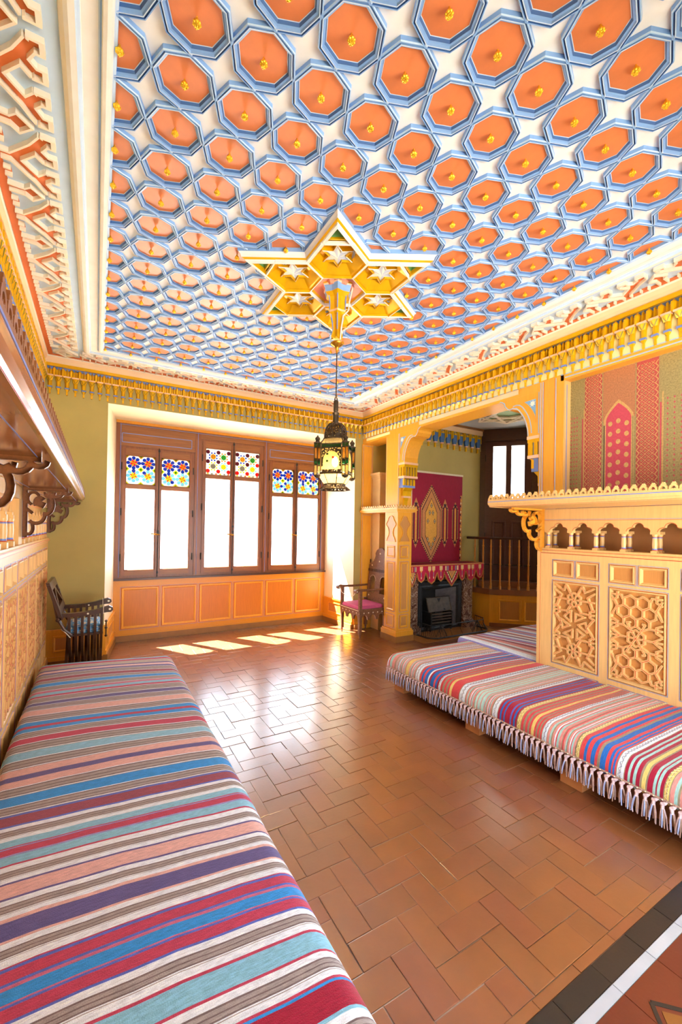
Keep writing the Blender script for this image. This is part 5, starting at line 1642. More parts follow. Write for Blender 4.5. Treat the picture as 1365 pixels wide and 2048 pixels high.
    tm = t.mesh('corner_turret')
    for c in cor: put('corner_turret', tm, root, (c[0], c[1], 0))
    b = MB('bulb'); b.lathe([(.004, .05), (.014, .044), (.024, .02), (.025, 0), (.016, -.02), (.004, -.028)], 12, (0, 0, Z(2.09))); b.build('light_bulb', root, True)
    ld = bpy.data.lights.new('lantern_light', 'POINT'); ld.energy = 12; ld.color = (1, .72, .35); ld.shadow_soft_size = .03
    lo = bpy.data.objects.new('lantern_light', ld); lo.location = (MC[0], MC[1], 2.03); COL.objects.link(lo)
lantern()

# ------------------------------------------------------------------ chairs
def carved_armchair():
    root = empty('carved_armchair', (0, 0, 0)); tag(root, 'carved inlaid wooden armchair with a pink seat beside the square pier', 'chair')
    y0, y1, xf, xb = 5.055, 5.565, 3.30, 3.74
    leg = MB('chair_carved')
    def post(x, y, z1, foot=True):
        b = MB('chair_carved')
        b.box(x - .022, x + .022, y - .022, y + .022, .07, z1)
        b.lathe([(.006, 0), (.014, .012), (.010, .028), (.017, .045), (.014, .07)], 8, (x, y, 0))
        b.box(x - .0225, x - .021, y - .006, y + .006, .36, .372, 'inlay')
        return b.build('leg', root)
    for x, y, z in ((xf, y0, .70), (xf, y1, .70), (xb, y0, .50), (xb, y1, .50)): post(x, y, z)
    # apron with scalloped arches on front and sides
    def apron(P, a, c):
        pts = [(a, .40), (a, .30)]
        n = 3
        for k in range(n):
            l = a + (c - a) * k / n; r = a + (c - a) * (k + 1) / n
            pts.append((l + .008, .20 if k in (0,) else .27))
            for i in range(7):
                t = PI - i * PI / 6
                pts.append(((l + r) / 2 + (r - l) * .36 * math.cos(t), .27 + .075 * math.sin(t)))
            pts.append((r - .008, .20 if k == n - 1 else .27))
        pts += [(c, .30), (c, .40)]
        b = MB('chair_carved')
        ov, oe, of, *_ = delaunay_2d_cdt([Vector(p) for p in pts], [], [list(range(len(pts)))], 1, 1e-6)
        b.add([P(p.x, p.y, .012) for p in ov], of); b.add([P(p.x, p.y, -.012) for p in ov], of)
        n = len(pts); b.add([P(*p, -.012) for p in pts] + [P(*p, .012) for p in pts], [(i, (i + 1) % n, n + (i + 1) % n, n + i) for i in range(n)])
        for k in range(5): b.rect(P, a + .06 + k * (c - a - .12) / 4 - .008, a + .06 + k * (c - a - .12) / 4 + .008, .365, .381, .012, .0135, 'inlay')
        b.build('apron', root)
    apron(lambda u, v, h: (xf - .012 - h, u, v), y0, y1)
    apron(lambda u, v, h: (u, y0 - .0 - h, v), xf, xb)
    apron(lambda u, v, h: (u, y1 + .0 + h, v), xf, xb)
    b = MB('chair_carved', 'inlay'); b.box(xf - .03, xb + .01, y0 - .025, y1 + .025, .40, .425); b.box(xf - .0315, xf - .029, y0, y1, .408, .416, 'inlay'); b.build('seat_frame', root)
    # padded seat
    b = MB('seat_red')
    prof = [(0, .425), (0, .445), (.012, .470), (.05, .485), (.2, .492)]
    P = lambda u, v, h: (u, v, h)
    b.loop(P, xf - .018, xb - .01, y0 + .03, y1 - .03, [(i, h, 'seat_red') for i, h in prof], 'seat_red'); b.build('seat', root, True)
    # arms
    for y in (y0, y1):
        b = MB('chair_carved')
        b.tube([(xb + .02, y, .705), (3.50, y, .700), (xf + .02, y, .705), (xf - .04, y, .715), (xf - .075, y, .705)], [.016, .017, .019, .021, .016], 8)
        b.lathe([(.004, -.034), (.026, -.030), (.030, 0), (.026, .030), (.004, .034)], 14, (xf - .075, y, .694), ax='y')
        b.lathe([(.001, -.036), (.010, -.0345), (.010, -.033)], 10, (xf - .075, y, .694), 'inlay', ax='y')
        b.lathe([(.001, .036), (.010, .0345), (.010, .033)], 10, (xf - .075, y, .694), 'inlay', ax='y')
        b.build('armrest', root, True)
    # carved back, leaning
    def Pb(u, v, h): return (xb + .03 + (v - .45) * .10 - h, u, v)
    m = (y0 + y1) / 2
    outer = [(y0 - .01, .47), (y1 + .01, .47), (y1 + .01, 1.02), (y1 - .02, 1.06), (y1 - .07, 1.06), (y1 - .10, 1.09), (y1 - .13, 1.15), (m + .12, 1.17), (m + .13, 1.21), (m + .10, 1.26), (m + .05, 1.29), (m, 1.30), (m - .05, 1.29), (m - .10, 1.26), (m - .13, 1.21), (m - .12, 1.17), (y0 + .13, 1.15), (y0 + .10, 1.09), (y0 + .07, 1.06), (y0 + .02, 1.06), (y0 - .01, 1.02)]
    def arch(c, w_, v0, v1):
        p = [(c - w_, v0), (c + w_, v0), (c + w_, v1 - w_)]
        for k in range(1, 6): t = k * PI / 6; p.append((c + w_ * 1.08 * math.cos(t), v1 - w_ + w_ * math.sin(t)))
        p.append((c - w_, v1 - w_)); return p
    holes = [arch(m - .14, .07, .60, .86), arch(m + .14, .07, .60, .86)]
    b = MB('chair_carved')
    union(Pb, [outer], holes, .02, 0, b, 'chair_carved', base=-.01)
    union(Pb, [outer], holes, -.01, 0, b, 'chair_carved', base=-.01)
    for k in range(13): b.rect(Pb, y0 + .04 + k * .039, y0 + .06 + k * .039, .925, .965, .02, .026, 'darkwood'); 
    b.rect(Pb, y0, y1, .90, .915, .02, .028, 'chair_carved'); b.rect(Pb, y0, y1, .975, .99, .02, .028, 'chair_carved')
    for c in (m - .14, m + .14):
        for k in range(14):
            t = k * PI / 13
            p = Pb(c + .082 * math.cos(t), .79 + .078 * math.sin(t), .021); b.lathe([(.001, -.003), (.006, 0), (.001, .003)], 6, p, 'inlay', ax='x')
    for c, v in ((m, 1.21), (y0 + .07, 1.02), (y1 - .07, 1.02), (m, 1.09), (y0 + .05, .55), (y1 - .05, .55)): b.lathe([(.001, -.004), (.014, 0), (.001, .004)], 10, Pb(c, v, .022), 'inlay', ax='x')
    b.build('backrest', root)
    for y in (y0 - .005, y1 + .005):
        b = MB('chair_dark'); p = Pb(y, 1.05, .005); b.lathe([(.012, 0), (.016, .01), (.008, .022), (.014, .038), (.010, .052), (.003, .066)], 8, p); b.build('finial', root)
    b = MB('linen'); b.tube([(xf - .05, y0, .73), (xf - .06, y0 + .08, .63), (xf - .05, y0 + .28, .575), (xf - .06, y1 - .08, .63), (xf - .05, y1, .73)], .006, 5); b.build('barrier_cord', root)
carved_armchair()

def slat_chair():
    root = empty('slatted_chair'); tag(root, 'dark folding chair with curved slats standing behind the end of the long bench', 'chair')
    ya, yb = 4.74, 5.24
    m = (ya + yb) / 2
    xs = [-.225 + k * .0535 for k in range(6)]
    def slat(x, d):
        o = .25 * d
        pts = [(x, m - o, .745), (x, m - o * 1.0, .66), (x, m - o * .94, .57), (x, m - o * .72, .47), (x, m - o * .30, .36), (x, m + o * .15, .27), (x, m + o * .60, .16), (x, m + o * .88, .07), (x, m + o * .98, .0)]
        b = MB('chair_dark')
        vs, fs = [], []
        for i, p in enumerate(pts):
            q = pts[min(i + 1, len(pts) - 1)]; r = pts[max(i - 1, 0)]
            t = Vector((0, q[1] - r[1], q[2] - r[2])).normalized(); n = Vector((0, -t.z, t.y))
            wd = .020 if i < 4 else .024
            for sx, sn in ((-.012, -1), (.012, -1), (.012, 1), (-.012, 1)): vs.append((p[0] + sx + (.013 if d > 0 else -.013), p[1] + n.y * wd * sn, p[2] + n.z * wd * sn))
        for i in range(len(pts) - 1):
            for k in range(4): fs.append((4 * i + k, 4 * i + (k + 1) % 4, 4 * i + 4 + (k + 1) % 4, 4 * i + 4 + k))
        fs.append((0, 1, 2, 3)); fs.append(tuple(range(len(vs) - 4, len(vs))))
        b.add(vs, fs); b.build('curved_slat', root)
    for x in xs: slat(x, 1); slat(x, -1)
    for y, s in ((ya, -1), (yb, 1)):
        b = MB('chair_dark', 'inlay')
        pts = [(-.285, .752), (-.20, .748), (-.10, .752), (0, .765), (.07, .785), (.12, .796), (.15, .780), (.155, .755), (.135, .735), (.10, .735), (.04, .728), (-.06, .716), (-.16, .712), (-.285, .715)]
        b.prism(pts, 'y', y - .026, y + .026)
        for q in (-.027, .027): b.lathe([(.001, -.002), (.011, 0), (.001, .002)], 10, (.125, y + q, .765), 'inlay', ax='y'); b.lathe([(.001, -.002), (.009, 0), (.001, .002)], 8, (-.06, y + q, .735), 'inlay', ax='y')
        b.build('armrest', root)
        b = MB('chair_dark'); b.box(-.27, .11, y - .03, y + .03, 0, .035); b.build('foot_rail', root)
        b = MB('linen'); b.lathe([(.040, -.003), (.043, 0), (.040, .003)], 14, (.07, y, .758), ax='x'); b.build('tie_cord', root)
    # back: tilted open frame
    def Pk(u, v, h): return (-.275 - (v - .70) * .32 + h, u, v)
    q = [quad((ya - .02, .70), (ya - .02, 1.03), .05), quad((yb + .02, .70), (yb + .02, 1.03), .05), quad((ya - .03, 1.01), (yb + .03, 1.01), .07), quad((ya, .78), (yb, .78), .06), quad((ya, .80), (m, .98), .04), quad((yb, .80), (m, .98), .04)]
    b = MB('chair_dark'); union(Pk, q, [], .016, 0, b, 'chair_dark', base=-.014); union(Pk, q, [], -.014, 0, b, 'chair_dark', base=-.014)
    b.tube([(-.285, ya - .045, .705), (-.285, yb + .045, .705)], .014, 8)
    b.lathe([(.004, -.02), (.018, -.008), (.016, .01), (.004, .02)], 8, (-.30, ya - .05, .70), ax='y')
    b.build('backrest', root)
    b = MB('chair_dark')
    for y in (ya - .015, yb + .015): b.tube([(-.34, y, .92), (-.30, y, .70), (-.25, y, .60), (-.19, y, .54)], .016, 8)
    b.build('back_stay', root)
    b = MB('chair_dark'); b.box(-.235, .07, ya + .03, yb - .03, .515, .535); b.build('seat', root)
    b = MB('linen'); b.tube([(-.27, ya - .01, .60), (-.24, ya - .03, .575), (-.22, ya - .034, .55), (-.20, ya - .03, .52)], .004, 5); b.build('tie_string', root)
    b = MB('chair_dark'); b.tube([(.10, m - .03, .60), (.10, m - .03, .45)], .007, 6)
    for z in (.60, .53, .45): b.lathe([(.003, -.014), (.016, 0), (.003, .014)], 8, (.10, m - .03, z))
    b.build('front_knob', root)
    c = MB('seat_blue')
    c.loop(lambda u, v, h: (u, v, h), -.245, .055, ya + .04, yb - .04, [(.01, .536, 'seat_blue'), (0, .555, 'seat_blue'), (0, .590, 'seat_blue'), (.02, .612, 'seat_blue'), (.07, .622, 'seat_blue')], 'seat_blue')
    o = c.build('seat_cushion', None, True); tag(o, 'faded blue and cream cushion on the slatted chair', 'cushion')
    mt = MATS['seat_blue']; nt = mt.node_tree
    br = nt.nodes.new('ShaderNodeTexNoise'); br.inputs['Scale'].default_value = 9
    rp = nt.nodes.new('ShaderNodeValToRGB'); rp.color_ramp.interpolation = 'CONSTANT'
    e = rp.color_ramp.elements; e[0].color = lin('#4f8fc4'); e[1].position = .56; e[1].color = lin('#e6dcc4')
    x = e.new(.44); x.color = lin('#7ab0d8')
    nt.links.new(br.outputs[0], rp.inputs[0]); nt.links.new(rp.outputs[0], nt.nodes['Principled BSDF'].inputs['Base Color'])
slat_chair()

# ------------------------------------------------------------------ fireplace alcove
def fireplace():
    root = empty('mantelpiece'); tag(root, 'brown veined marble mantelpiece with an iron hearth insert', 'fireplace')
    b = MB('marble'); b.box(3.99, 5.57, 4.84, FY, 1.0, 1.045); b.box(4.03, 5.53, 4.88, FY, .965, 1.0); b.build('mantel_slab', root)
    for x0, x1 in ((4.06, 4.27), (5.25, 5.46)):
        b = MB('marble')
        # scroll topped jamb
        prof = [(4.90, 0), (4.90, .12), (4.93, .13), (4.93, .70), (4.91, .80), (4.87, .88), (4.855, .94), (4.87, .965), (FY, .965), (FY, 0)]
        b.prism(prof, 'x', x0, x1); b.box(x0 - .02, x1 + .02, 4.87, FY, 0, .10); b.build('marble_jamb', root)
    b = MB('marble'); b.box(4.27, 5.25, 4.93, FY, .80, .965); b.build('frieze', root)
    b = MB('iron')
    P = lambda u, v, h: (u, 4.97 - h, v)
    b.loop(P, 4.27, 5.25, -.06, .80, [(0, 0, 'iron'), (.02, .02, 'iron'), (.06, .02, 'iron'), (.075, .005, 'iron'), (.10, .012, 'iron'), (.13, 0, 'iron')])
    b.build('iron_frame', root)
    b = MB('iron_grey')
    b.add([(4.40, 4.97, 0), (4.40, 4.97, .67), (4.62, 5.22, .60), (4.62, 5.22, 0)], [(0, 1, 2, 3)], 'iron'); b.add([(5.12, 4.97, 0), (5.12, 4.97, .67), (4.90, 5.22, .60), (4.90, 5.22, 0)], [(0, 1, 2, 3)], 'iron_grey')
    b.add([(4.40, 4.97, .67), (5.12, 4.97, .67), (4.90, 5.22, .60), (4.62, 5.22, .60)], [(0, 1, 2, 3)], 'soot'); b.add([(4.62, 5.22, 0), (4.90, 5.22, 0), (4.90, 5.22, .60), (4.62, 5.22, .60)], [(0, 1, 2, 3)], 'soot')
    b.build('firebox', root)
    b = MB('stone'); b.box(3.98, 5.56, 4.46, 4.97, -.004, .006, 'plinth_brown'); b.build('hearth_slab', root)
    # grate
    g = empty('fire_grate'); tag(g, 'rusty iron grate with a tilted plate inside the fireplace', 'grate')
    b = MB('iron_rust')
    Pt = lambda u, v, h: (u, 4.94 + (v - .28) * .28 - h, v)
    b.rect(Pt, 4.50, 5.00, .30, .52, 0, .012); b.loop(Pt, 4.50, 5.00, .30, .52, [(0, .012, 'iron_rust'), (.006, .02, 'iron_rust'), (.014, .02, 'iron_rust'), (.018, .012, 'iron_rust')])
    b.poly(Pt, [(4.72, .50), (4.80, .50), (4.75, .44)], .0121, .0128, 'soot'); b.poly(Pt, [(4.82, .31), (4.90, .31), (4.83, .35)], .0121, .0128, 'soot')
    b.build('grate_plate', g)
    for k in range(4):
        b = MB('iron_rust'); z = .26 - k * .045; b.box(4.52, 4.98, 4.905, 4.93, z, z + .022); b.build('grate_bar', g)
    for x in (4.53, 4.97):
        b = MB('iron'); b.box(x - .012, x + .012, 4.90, 5.10, .05, .30); b.box(x - .012, x + .012, 4.91, 4.935, 0, .06); b.build('grate_side', g)
    b = MB('soot'); b.box(4.53, 4.97, 4.93, 5.15, .09, .115); b.build('grate_floor', g)
    # fender
    f = empty('fireplace_fender'); tag(f, 'low black wire fender on the hearth in front of the grate', 'fender')
    xs0, xs1, yf, yk = 4.22, 5.42, 4.58, 4.83
    b = MB('iron')
    top = [(xs0, yk, .20), (xs0 + .02, yf + .06, .19), (xs0 + .10, yf, .185), (xs1 - .10, yf, .185), (xs1 - .02, yf + .06, .19), (xs1, yk, .20)]
    bot = [(xs0 - .04, yk, .02), (xs0 - .03, yf + .02, .02), (xs0 + .08, yf - .06, .02), (xs1 - .08, yf - .06, .02), (xs1 + .03, yf + .02, .02), (xs1 + .04, yk, .02)]
    b.tube(top, .007, 6); b.build('top_rail', f)
    b = MB('iron'); b.tube(bot, .010, 6); b.tube([(p[0], p[1] + .03, .006) for p in bot], .006, 4); b.build('base_rail', f)
    n = 24
    def along(p, t):
        s = t * (len(p) - 1); i = min(int(s), len(p) - 2); q = s - i
        return Vector(p[i]).lerp(Vector(p[i + 1]), q)
    b = MB('iron')
    for i in range(n + 1):
        a, c = along(top, i / n), along(bot, i / n)
        mid = (a + c) / 2; mid.y += .03
        b.tube([a, mid, c], .0035, 4)
    b.build('wire_bars', f)['kind'] = 'stuff'
    for x in (xs0 + .2, xs1 - .25):
        b = MB('iron')
        for k in range(8):
            a = k * 2 * PI / 8; b.tube([(x + .02 * math.cos(a), yf - .02 + .02 * math.sin(a), .16), (x + .07 * math.cos(a), yf - .02 + .05 * math.sin(a), .08), (x + .10 * math.cos(a), yf - .02 + .06 * math.sin(a), .02)], .004, 4)
        b.lathe([(.004, .15), (.03, .16), (.02, .18), (.004, .20)], 8, (x, yf - .02, 0))
        b.build('fender_cage', f)
fireplace()

def mantel_cloth():
    root = empty('mantel_cloth'); tag(root, 'red scalloped valance with cream motifs over the mantelpiece', 'cloth')
    x0, x1, yf = 3.975, 5.59, 4.825
    b = MB('crimson'); b.box(x0 + .0, x1, yf, FY - .02, 1.046, 1.056); b.build('cloth_top', root)
    b = MB('cloth_tan'); b.tube([(x0, FY - .05, 1.056), (x0, yf - .005, 1.054), (x1, yf - .005, 1.054), (x1, FY - .05, 1.056)], .013, 6); b.build('top_braid', root)
    # scallops along the front: (left, right, depth, pointed)
    P = lambda u, v, h: (u, yf - .008 - h, v)
    L_ = x1 - x0
    lobes = [(.0, .105, .32, 2), (.105, .265, .27, 0), (.265, .41, .28, 0), (.41, .55, .26, 0), (.55, .66, .0, 1)]
    segs = [(0, .10, .30, 'b'), (.10, .215, .24, 's'), (.215, .355, .27, 'd'), (.355, .455, .24, 's'), (.455, .64, .33, 'b'), (.64, .74, .25, 's'), (.74, .885, .27, 'd'), (.885, 1.0, .23, 's')]
    for a, c, dep, k in segs:
        u0, u1 = x0 + a * L_, x0 + c * L_
        m = (u0 + u1) / 2; hw = (u1 - u0) / 2
        pts = [(u0, 1.045), (u0 + .004, 1.045 - dep * .42), (u0 + hw * .12, 1.045 - dep * .48), (u0 + hw * .22, 1.045 - dep * .62), (u0 + hw * .45, 1.045 - dep * .86), (m, 1.045 - dep), (u1 - hw * .45, 1.045 - dep * .86), (u1 - hw * .22, 1.045 - dep * .62), (u1 - hw * .12, 1.045 - dep * .48), (u1 - .004, 1.045 - dep * .42), (u1, 1.045)]
        if k == 'b': pts[4] = (u0 + hw * .60, 1.045 - dep * .80); pts[6] = (u1 - hw * .60, 1.045 - dep * .80)
        b = MB('cloth_red')
        b.poly(P, pts, 0, .006, 'cloth_red')
        for p, q in zip(pts[1:-1], pts[2:-1]): b.tube([P(*p, .004), P(*q, .004)], .011, 5, 'fringe_tan')
        sc = b.build('scallop', root)
        q = MB('cloth_cream', 'cloth_gold')
        def motif(cx, d):
            q.rect(P, cx - .03, cx + .03, 1.0, 1.04, .006, .0072, 'cloth_gold')
            for t in (-.022, 0, .022): q.rect(P, cx + t - .006, cx + t + .006, .975, 1.035, .0072, .0082, 'cloth_cream')
            q.poly(P, [(cx - .03, 1.0), (cx + .03, 1.0), (cx + .008, .95), (cx - .008, .95)], .006, .0074, 'cloth_gold')
            q.rect(P, cx - .005, cx + .005, 1.045 - d * .80, .95, .006, .0074, 'cloth_grey'); q.rect(P, cx - .007, cx + .007, 1.045 - d * .80, 1.045 - d * .68, .0074, .0084, 'cloth_cream')
        if k == 's': motif(m, dep)
        elif k == 'd': motif(m - hw * .36, dep * .9); motif(m + hw * .36, dep * .9)
        else:
            for i, cc in enumerate(('cloth_cream', 'cloth_grey', 'cloth_red', 'cloth_gold', 'cloth_red', 'cloth_grey', 'cloth_cream')):
                u = u0 + (u1 - u0) * (i + .2) / 7
                q.rect(P, u, u + (u1 - u0) * .09, .965, 1.035, .006, .0074, cc)
            for r_, cc in ((.80, 'cloth_cream'), (.66, 'cloth_dark'), (.54, 'cloth_gold'), (.40, 'cloth_tan')):
                q.poly(P, [(m - hw * r_, .955), (m + hw * r_, .955), (m, .955 - (dep - .09) * r_)], .006 + (1 - r_) * .003, .0074 + (1 - r_) * .004, cc)
            for i in range(6):
                for sg in (-1, 1): q.rect(P, m + sg * hw * (.72 - i * .12) - .007, m + sg * hw * (.72 - i * .12) + .007, .94 - i * .036, .954 - i * .036, .0075, .0098, 'cloth_dark')
        q.build('motif', sc)
    # short returns at the ends
    for x, s in ((x0, -1), (x1, 1)):
        b = MB('cloth_red')
        Pe = lambda u, v, h: (x + s * h, u, v)
        b.poly(Pe, [(yf, 1.045), (yf, .83), (yf + .10, .76), (yf + .20, .83), (yf + .28, .80), (yf + .36, .86), (yf + .36, 1.045)], 0, .006, 'cloth_red')
        b.build('end_flap', root)
mantel_cloth()

def wall_hanging():
    root = empty('wall_hanging'); tag(root, 'crimson kilim with a yellow lozenge hanging above the mantelpiece', 'textile')
    x0, x1, z0, z1 = 4.0, 5.515, 1.06, 2.53
    P = lambda u, v, h: (u, FY - .006 - h, v)
    b = MB('crimson'); b.rect(P, x0, x1, z0, z1, 0, .008); b.build('cloth', root)
    b = MB('linen'); b.rect(P, x0 - .01, x1 + .005, z1, z1 + .03, 0, .02, 'linen'); b.build('hanging_rod', root)
    def loz(b, cx, v0, v1, w_, sh, h, m):
        b.poly(P, [(cx - w_, v0 + sh), (cx, v0), (cx + w_, v0 + sh), (cx + w_, v1 - sh), (cx, v1), (cx - w_, v1 - sh)], .008, h, m)
    b = MB('cloth_tan', 'cloth_gold', 'cloth_dark')
    cx = 4.80
    k = .008
    loz(b, cx, 1.075, 2.33, .225, .36, .0095, 'cloth_tan'); loz(b, cx, 1.13, 2.27, .205, .34, .0102, 'cloth_dark'); loz(b, cx, 1.15, 2.25, .195, .335, .0109, 'cloth_tan'); loz(b, cx, 1.26, 2.13, .13, .24, .0116, 'cloth_dark'); loz(b, cx, 1.275, 2.115, .122, .235, .0123, 'cloth_gold')
    for dx, v in ((0, 2.0), (-.035, 1.88), (.035, 1.88), (-.075, 1.74), (.075, 1.74), (-.075, 1.44), (.075, 1.44), (-.035, 1.36), (.035, 1.36), (0, 1.30)):
        for r_, m, h in ((1, 'cloth_dark', .013), (.66, 'cloth_cream', .0137), (.38, 'cloth_dark', .0144)):
            b.poly(P, [(cx + dx - .028 * r_, v), (cx + dx, v - .045 * r_), (cx + dx + .028 * r_, v), (cx + dx, v + .045 * r_)], .0085, h, m)
    for i in range(22):
        for sg in (-1, 1):
            for q in (0, 1):
                t = (i + .5) / 22
                u = cx + sg * .228 * t; v = (2.335 - .36 * t) if q == 0 else (1.07 + .36 * t)
                b.poly(P, [(u - .014, v), (u, v - .018), (u + .014, v), (u, v + .018)], .008, .0105, 'cloth_dark' if i % 2 else 'cloth_tan')
    b.build('lozenge_motif', root)
    for c in (4.18, 4.47, 5.11, 5.35):
        b = MB('cloth_tan')
        loz(b, c, 1.30, 2.12 if abs(c - 4.8) < .4 else 2.08, .072, .16, .0092, 'cloth_tan'); loz(b, c, 1.35, 2.05, .058, .12, .0099, 'cloth_dark'); loz(b, c, 1.39, 2.0, .040, .06, .0106, 'crimson'); loz(b, c, 1.40, 1.98, .018, .02, .0113, 'cloth_gold')
        for i in range(5):
            for sg in (-1, 1):
                t = (i + .5) / 5
                for q in (0, 1):
                    u = c + sg * .075 * t; v = (2.07 - .15 * t) if q == 0 else (1.33 + .15 * t)
                    b.poly(P, [(u - .011, v), (u, v - .015), (u + .011, v), (u, v + .015)], .008, .0118, 'cloth_dark' if i % 2 else 'cloth_tan')
        b.build('finger_motif', root)
    b = MB('cloth_tan')
    b.rect(P, x1 - .045, x1 - .004, z0, 2.2, .008, .0092, 'cloth_tan')
    for i in range(22): b.rect(P, x1 - .055 + (i % 3) * .008, x1 - .03 + (i % 3) * .008, z0 + .04 + i * .05, z0 + .07 + i * .05, .0092, .0102, ('cloth_dark', 'cloth_cream', 'cloth_gold')[i % 3])
    b.build('edge_band', root)
wall_hanging()

def cream_case():
    root = empty('cream_cupboard'); tag(root, 'tall cream moulded case standing behind the carved armchair', 'cupboard')
    b = MB('cream'); b.box(3.865, 4.34, 5.40, YB - .002, 0, 2.40); b.build('body', root)
    b = MB('cream')
    for e, z0, z1 in ((.012, 2.40, 2.43), (.030, 2.43, 2.455), (.050, 2.455, 2.49)): b.box(3.865 - e, 4.34, 5.40 - e, YB - .002, z0, z1)
    b.build('capital', root)
    b = MB('cream'); b.box(3.858, 4.34, 5.393, YB - .002, 2.215, 2.23); b.box(3.86, 4.34, 5.395, YB - .002, 2.235, 2.24); b.build('necking', root)
cream_case()

# alcove cornice
AP_ = pendant_mesh(.145, 'gold', 'blue_line', 'alcove_pendant')
for s_ in AP_.materials: pass
def alcove_cornice():
    t = MB('cove', 'walnut_rail')
    P = lambda u, v, h: (u, FY - h, v)
    t.rect(P, 3.98, 6.0, 3.30, 3.385, 0, .03, 'cove'); t.rect(P, 3.98, 6.0, 3.385, AZ, 0, .05, 'walnut_rail'); t.rect(P, 3.98, 6.0, 3.02, 3.30, 0, .008, 'olive')
    o = struct(t.build('trim_12'), 'dim blue and gilt stalactite cornice of the alcove')
    b = MB('blue_line', 'gold')
    P2 = lambda u, v, h: (u, -h, v)
    b.rect(P2, -.045, .045, -.17, -.02, 0, .035, 'ceil_blue_dark'); b.rect(P2, .048, .066, -.14, -.0, 0, .045, 'gold'); b.rect(P2, -.066, -.048, -.12, 0, 0, .05, 'gold'); b.rect(P2, -.03, .03, -.06, -.03, .035, .05, 'gold')
    b.poly(P2, [(-.045, -.17), (.045, -.17), (.028, -.215), (-.028, -.215)], 0, .03, 'ceil_blue_dark'); b.rect(P2, -.032, .032, -.235, -.215, 0, .034, 'pink_band'); b.rect(P2, -.014, .014, -.31, -.235, 0, .02, 'gold')
    me = b.mesh('alcove_pendant')
    for i in range(12): put('alcove_pendant', me, o, (4.28 + i * .145, FY - .008, 3.29))
alcove_cornice()
def alcove_star():
    b = MB('fret_rib')
    P = lambda u, v, h: (u, v, AZ - h)
    c = (5.45, 4.2)
    wide = []
    R = .62
    pts = [(c[0] + R * math.cos(k * PI / 4), c[1] + R * math.sin(k * PI / 4)) for k in range(8)]
    for k in range(8): wide.append(quad(pts[k], pts[(k + 3) % 8], .045, .0)); wide.append(quad(pts[k], pts[(k + 2) % 8], .035, 0))
    union(P, wide, [], .03, 0, b, 'fret_rib', base=0)
    b.poly(P, [(c[0] + .5 * math.cos(k * PI / 8), c[1] + .5 * math.sin(k * PI / 8)) for k in range(16)], .001, .004, 'leaf_green')
    struct(b.build('trim_13', ac), 'gilt star lattice on the alcove ceiling')
alcove_star()

# diagonal door wall, platform and balustrade
DO, DD = Vector((5.97, 5.25, 0)), Vector((.66, -.752, 0)).normalized()
DN = Vector((DD.y, -DD.x, 0))
def PD(u, v, h): p = DO + DD * u + DN * h; return (p.x, p.y, v)
def door():
    b = MB('darkwood')
    for a, c, v0, v1 in ((-.4, .03, 0, 3.6), (.95, 2.2, 0, 3.6), (.03, .95, 3.30, 3.6)): b.rect(PD, a, c, v0, v1, -.18, 0, 'darkwood')
    struct(b.build('wall_door'), 'dark brown boarded wall around the garden door')
    r = MB('darkwood')
    for a, c in ((.03, .09), (.86, .95)): r.rect(PD, a, c, .62, 3.30, -.10, .03)
    r.rect(PD, .03, .95, 3.20, 3.30, -.10, .03)
    root = struct(r.build('door_1'), 'dark brown glazed door with two tall panes on the platform')
    b = MB('darkwood')
    gl = ((.222, .437), (.526, .742))
    for a, c in ((.09, .222), (.437, .526), (.742, .86)): b.rect(PD, a, c, .64, 3.20, -.05, 0, 'door_brown')
    for v0, v1 in ((.64, .95), (3.11, 3.20), (1.78, 2.13)):
        for a, c in gl: b.rect(PD, a, c, v0, v1, -.05, -.002, 'door_brown')
    b.build('door_leaf', root)
    for a, c in gl:
        g = MB('clear_glass'); g.add([PD(a, 2.13, -.03), PD(c, 2.13, -.03), PD(c, 3.11, -.03), PD(a, 3.11, -.03)], [(0, 1, 2, 3)]); g.build('clear_pane', root)
        q = MB('door_brown'); q.loop(PD, a - .01, c + .01, .95, 1.78, [(0, 0, 'door_brown'), (.008, .012, 'door_brown'), (.03, .012, 'door_brown'), (.045, -.01, 'door_brown'), (.07, -.004, 'door_brown')], 'door_brown'); q.build('door_panel', root)
    for v in (.85, 1.5, 2.9):
        q = MB('iron'); q.tube([PD(.092, v - .06, .012), PD(.092, v + .06, .012)], .009, 6); q.build('hinge', root)
    q = MB('iron'); q.rect(PD, .09, .86, .985, 1.0, 0, .008, 'iron'); q.build('kick_bar', root)
door()
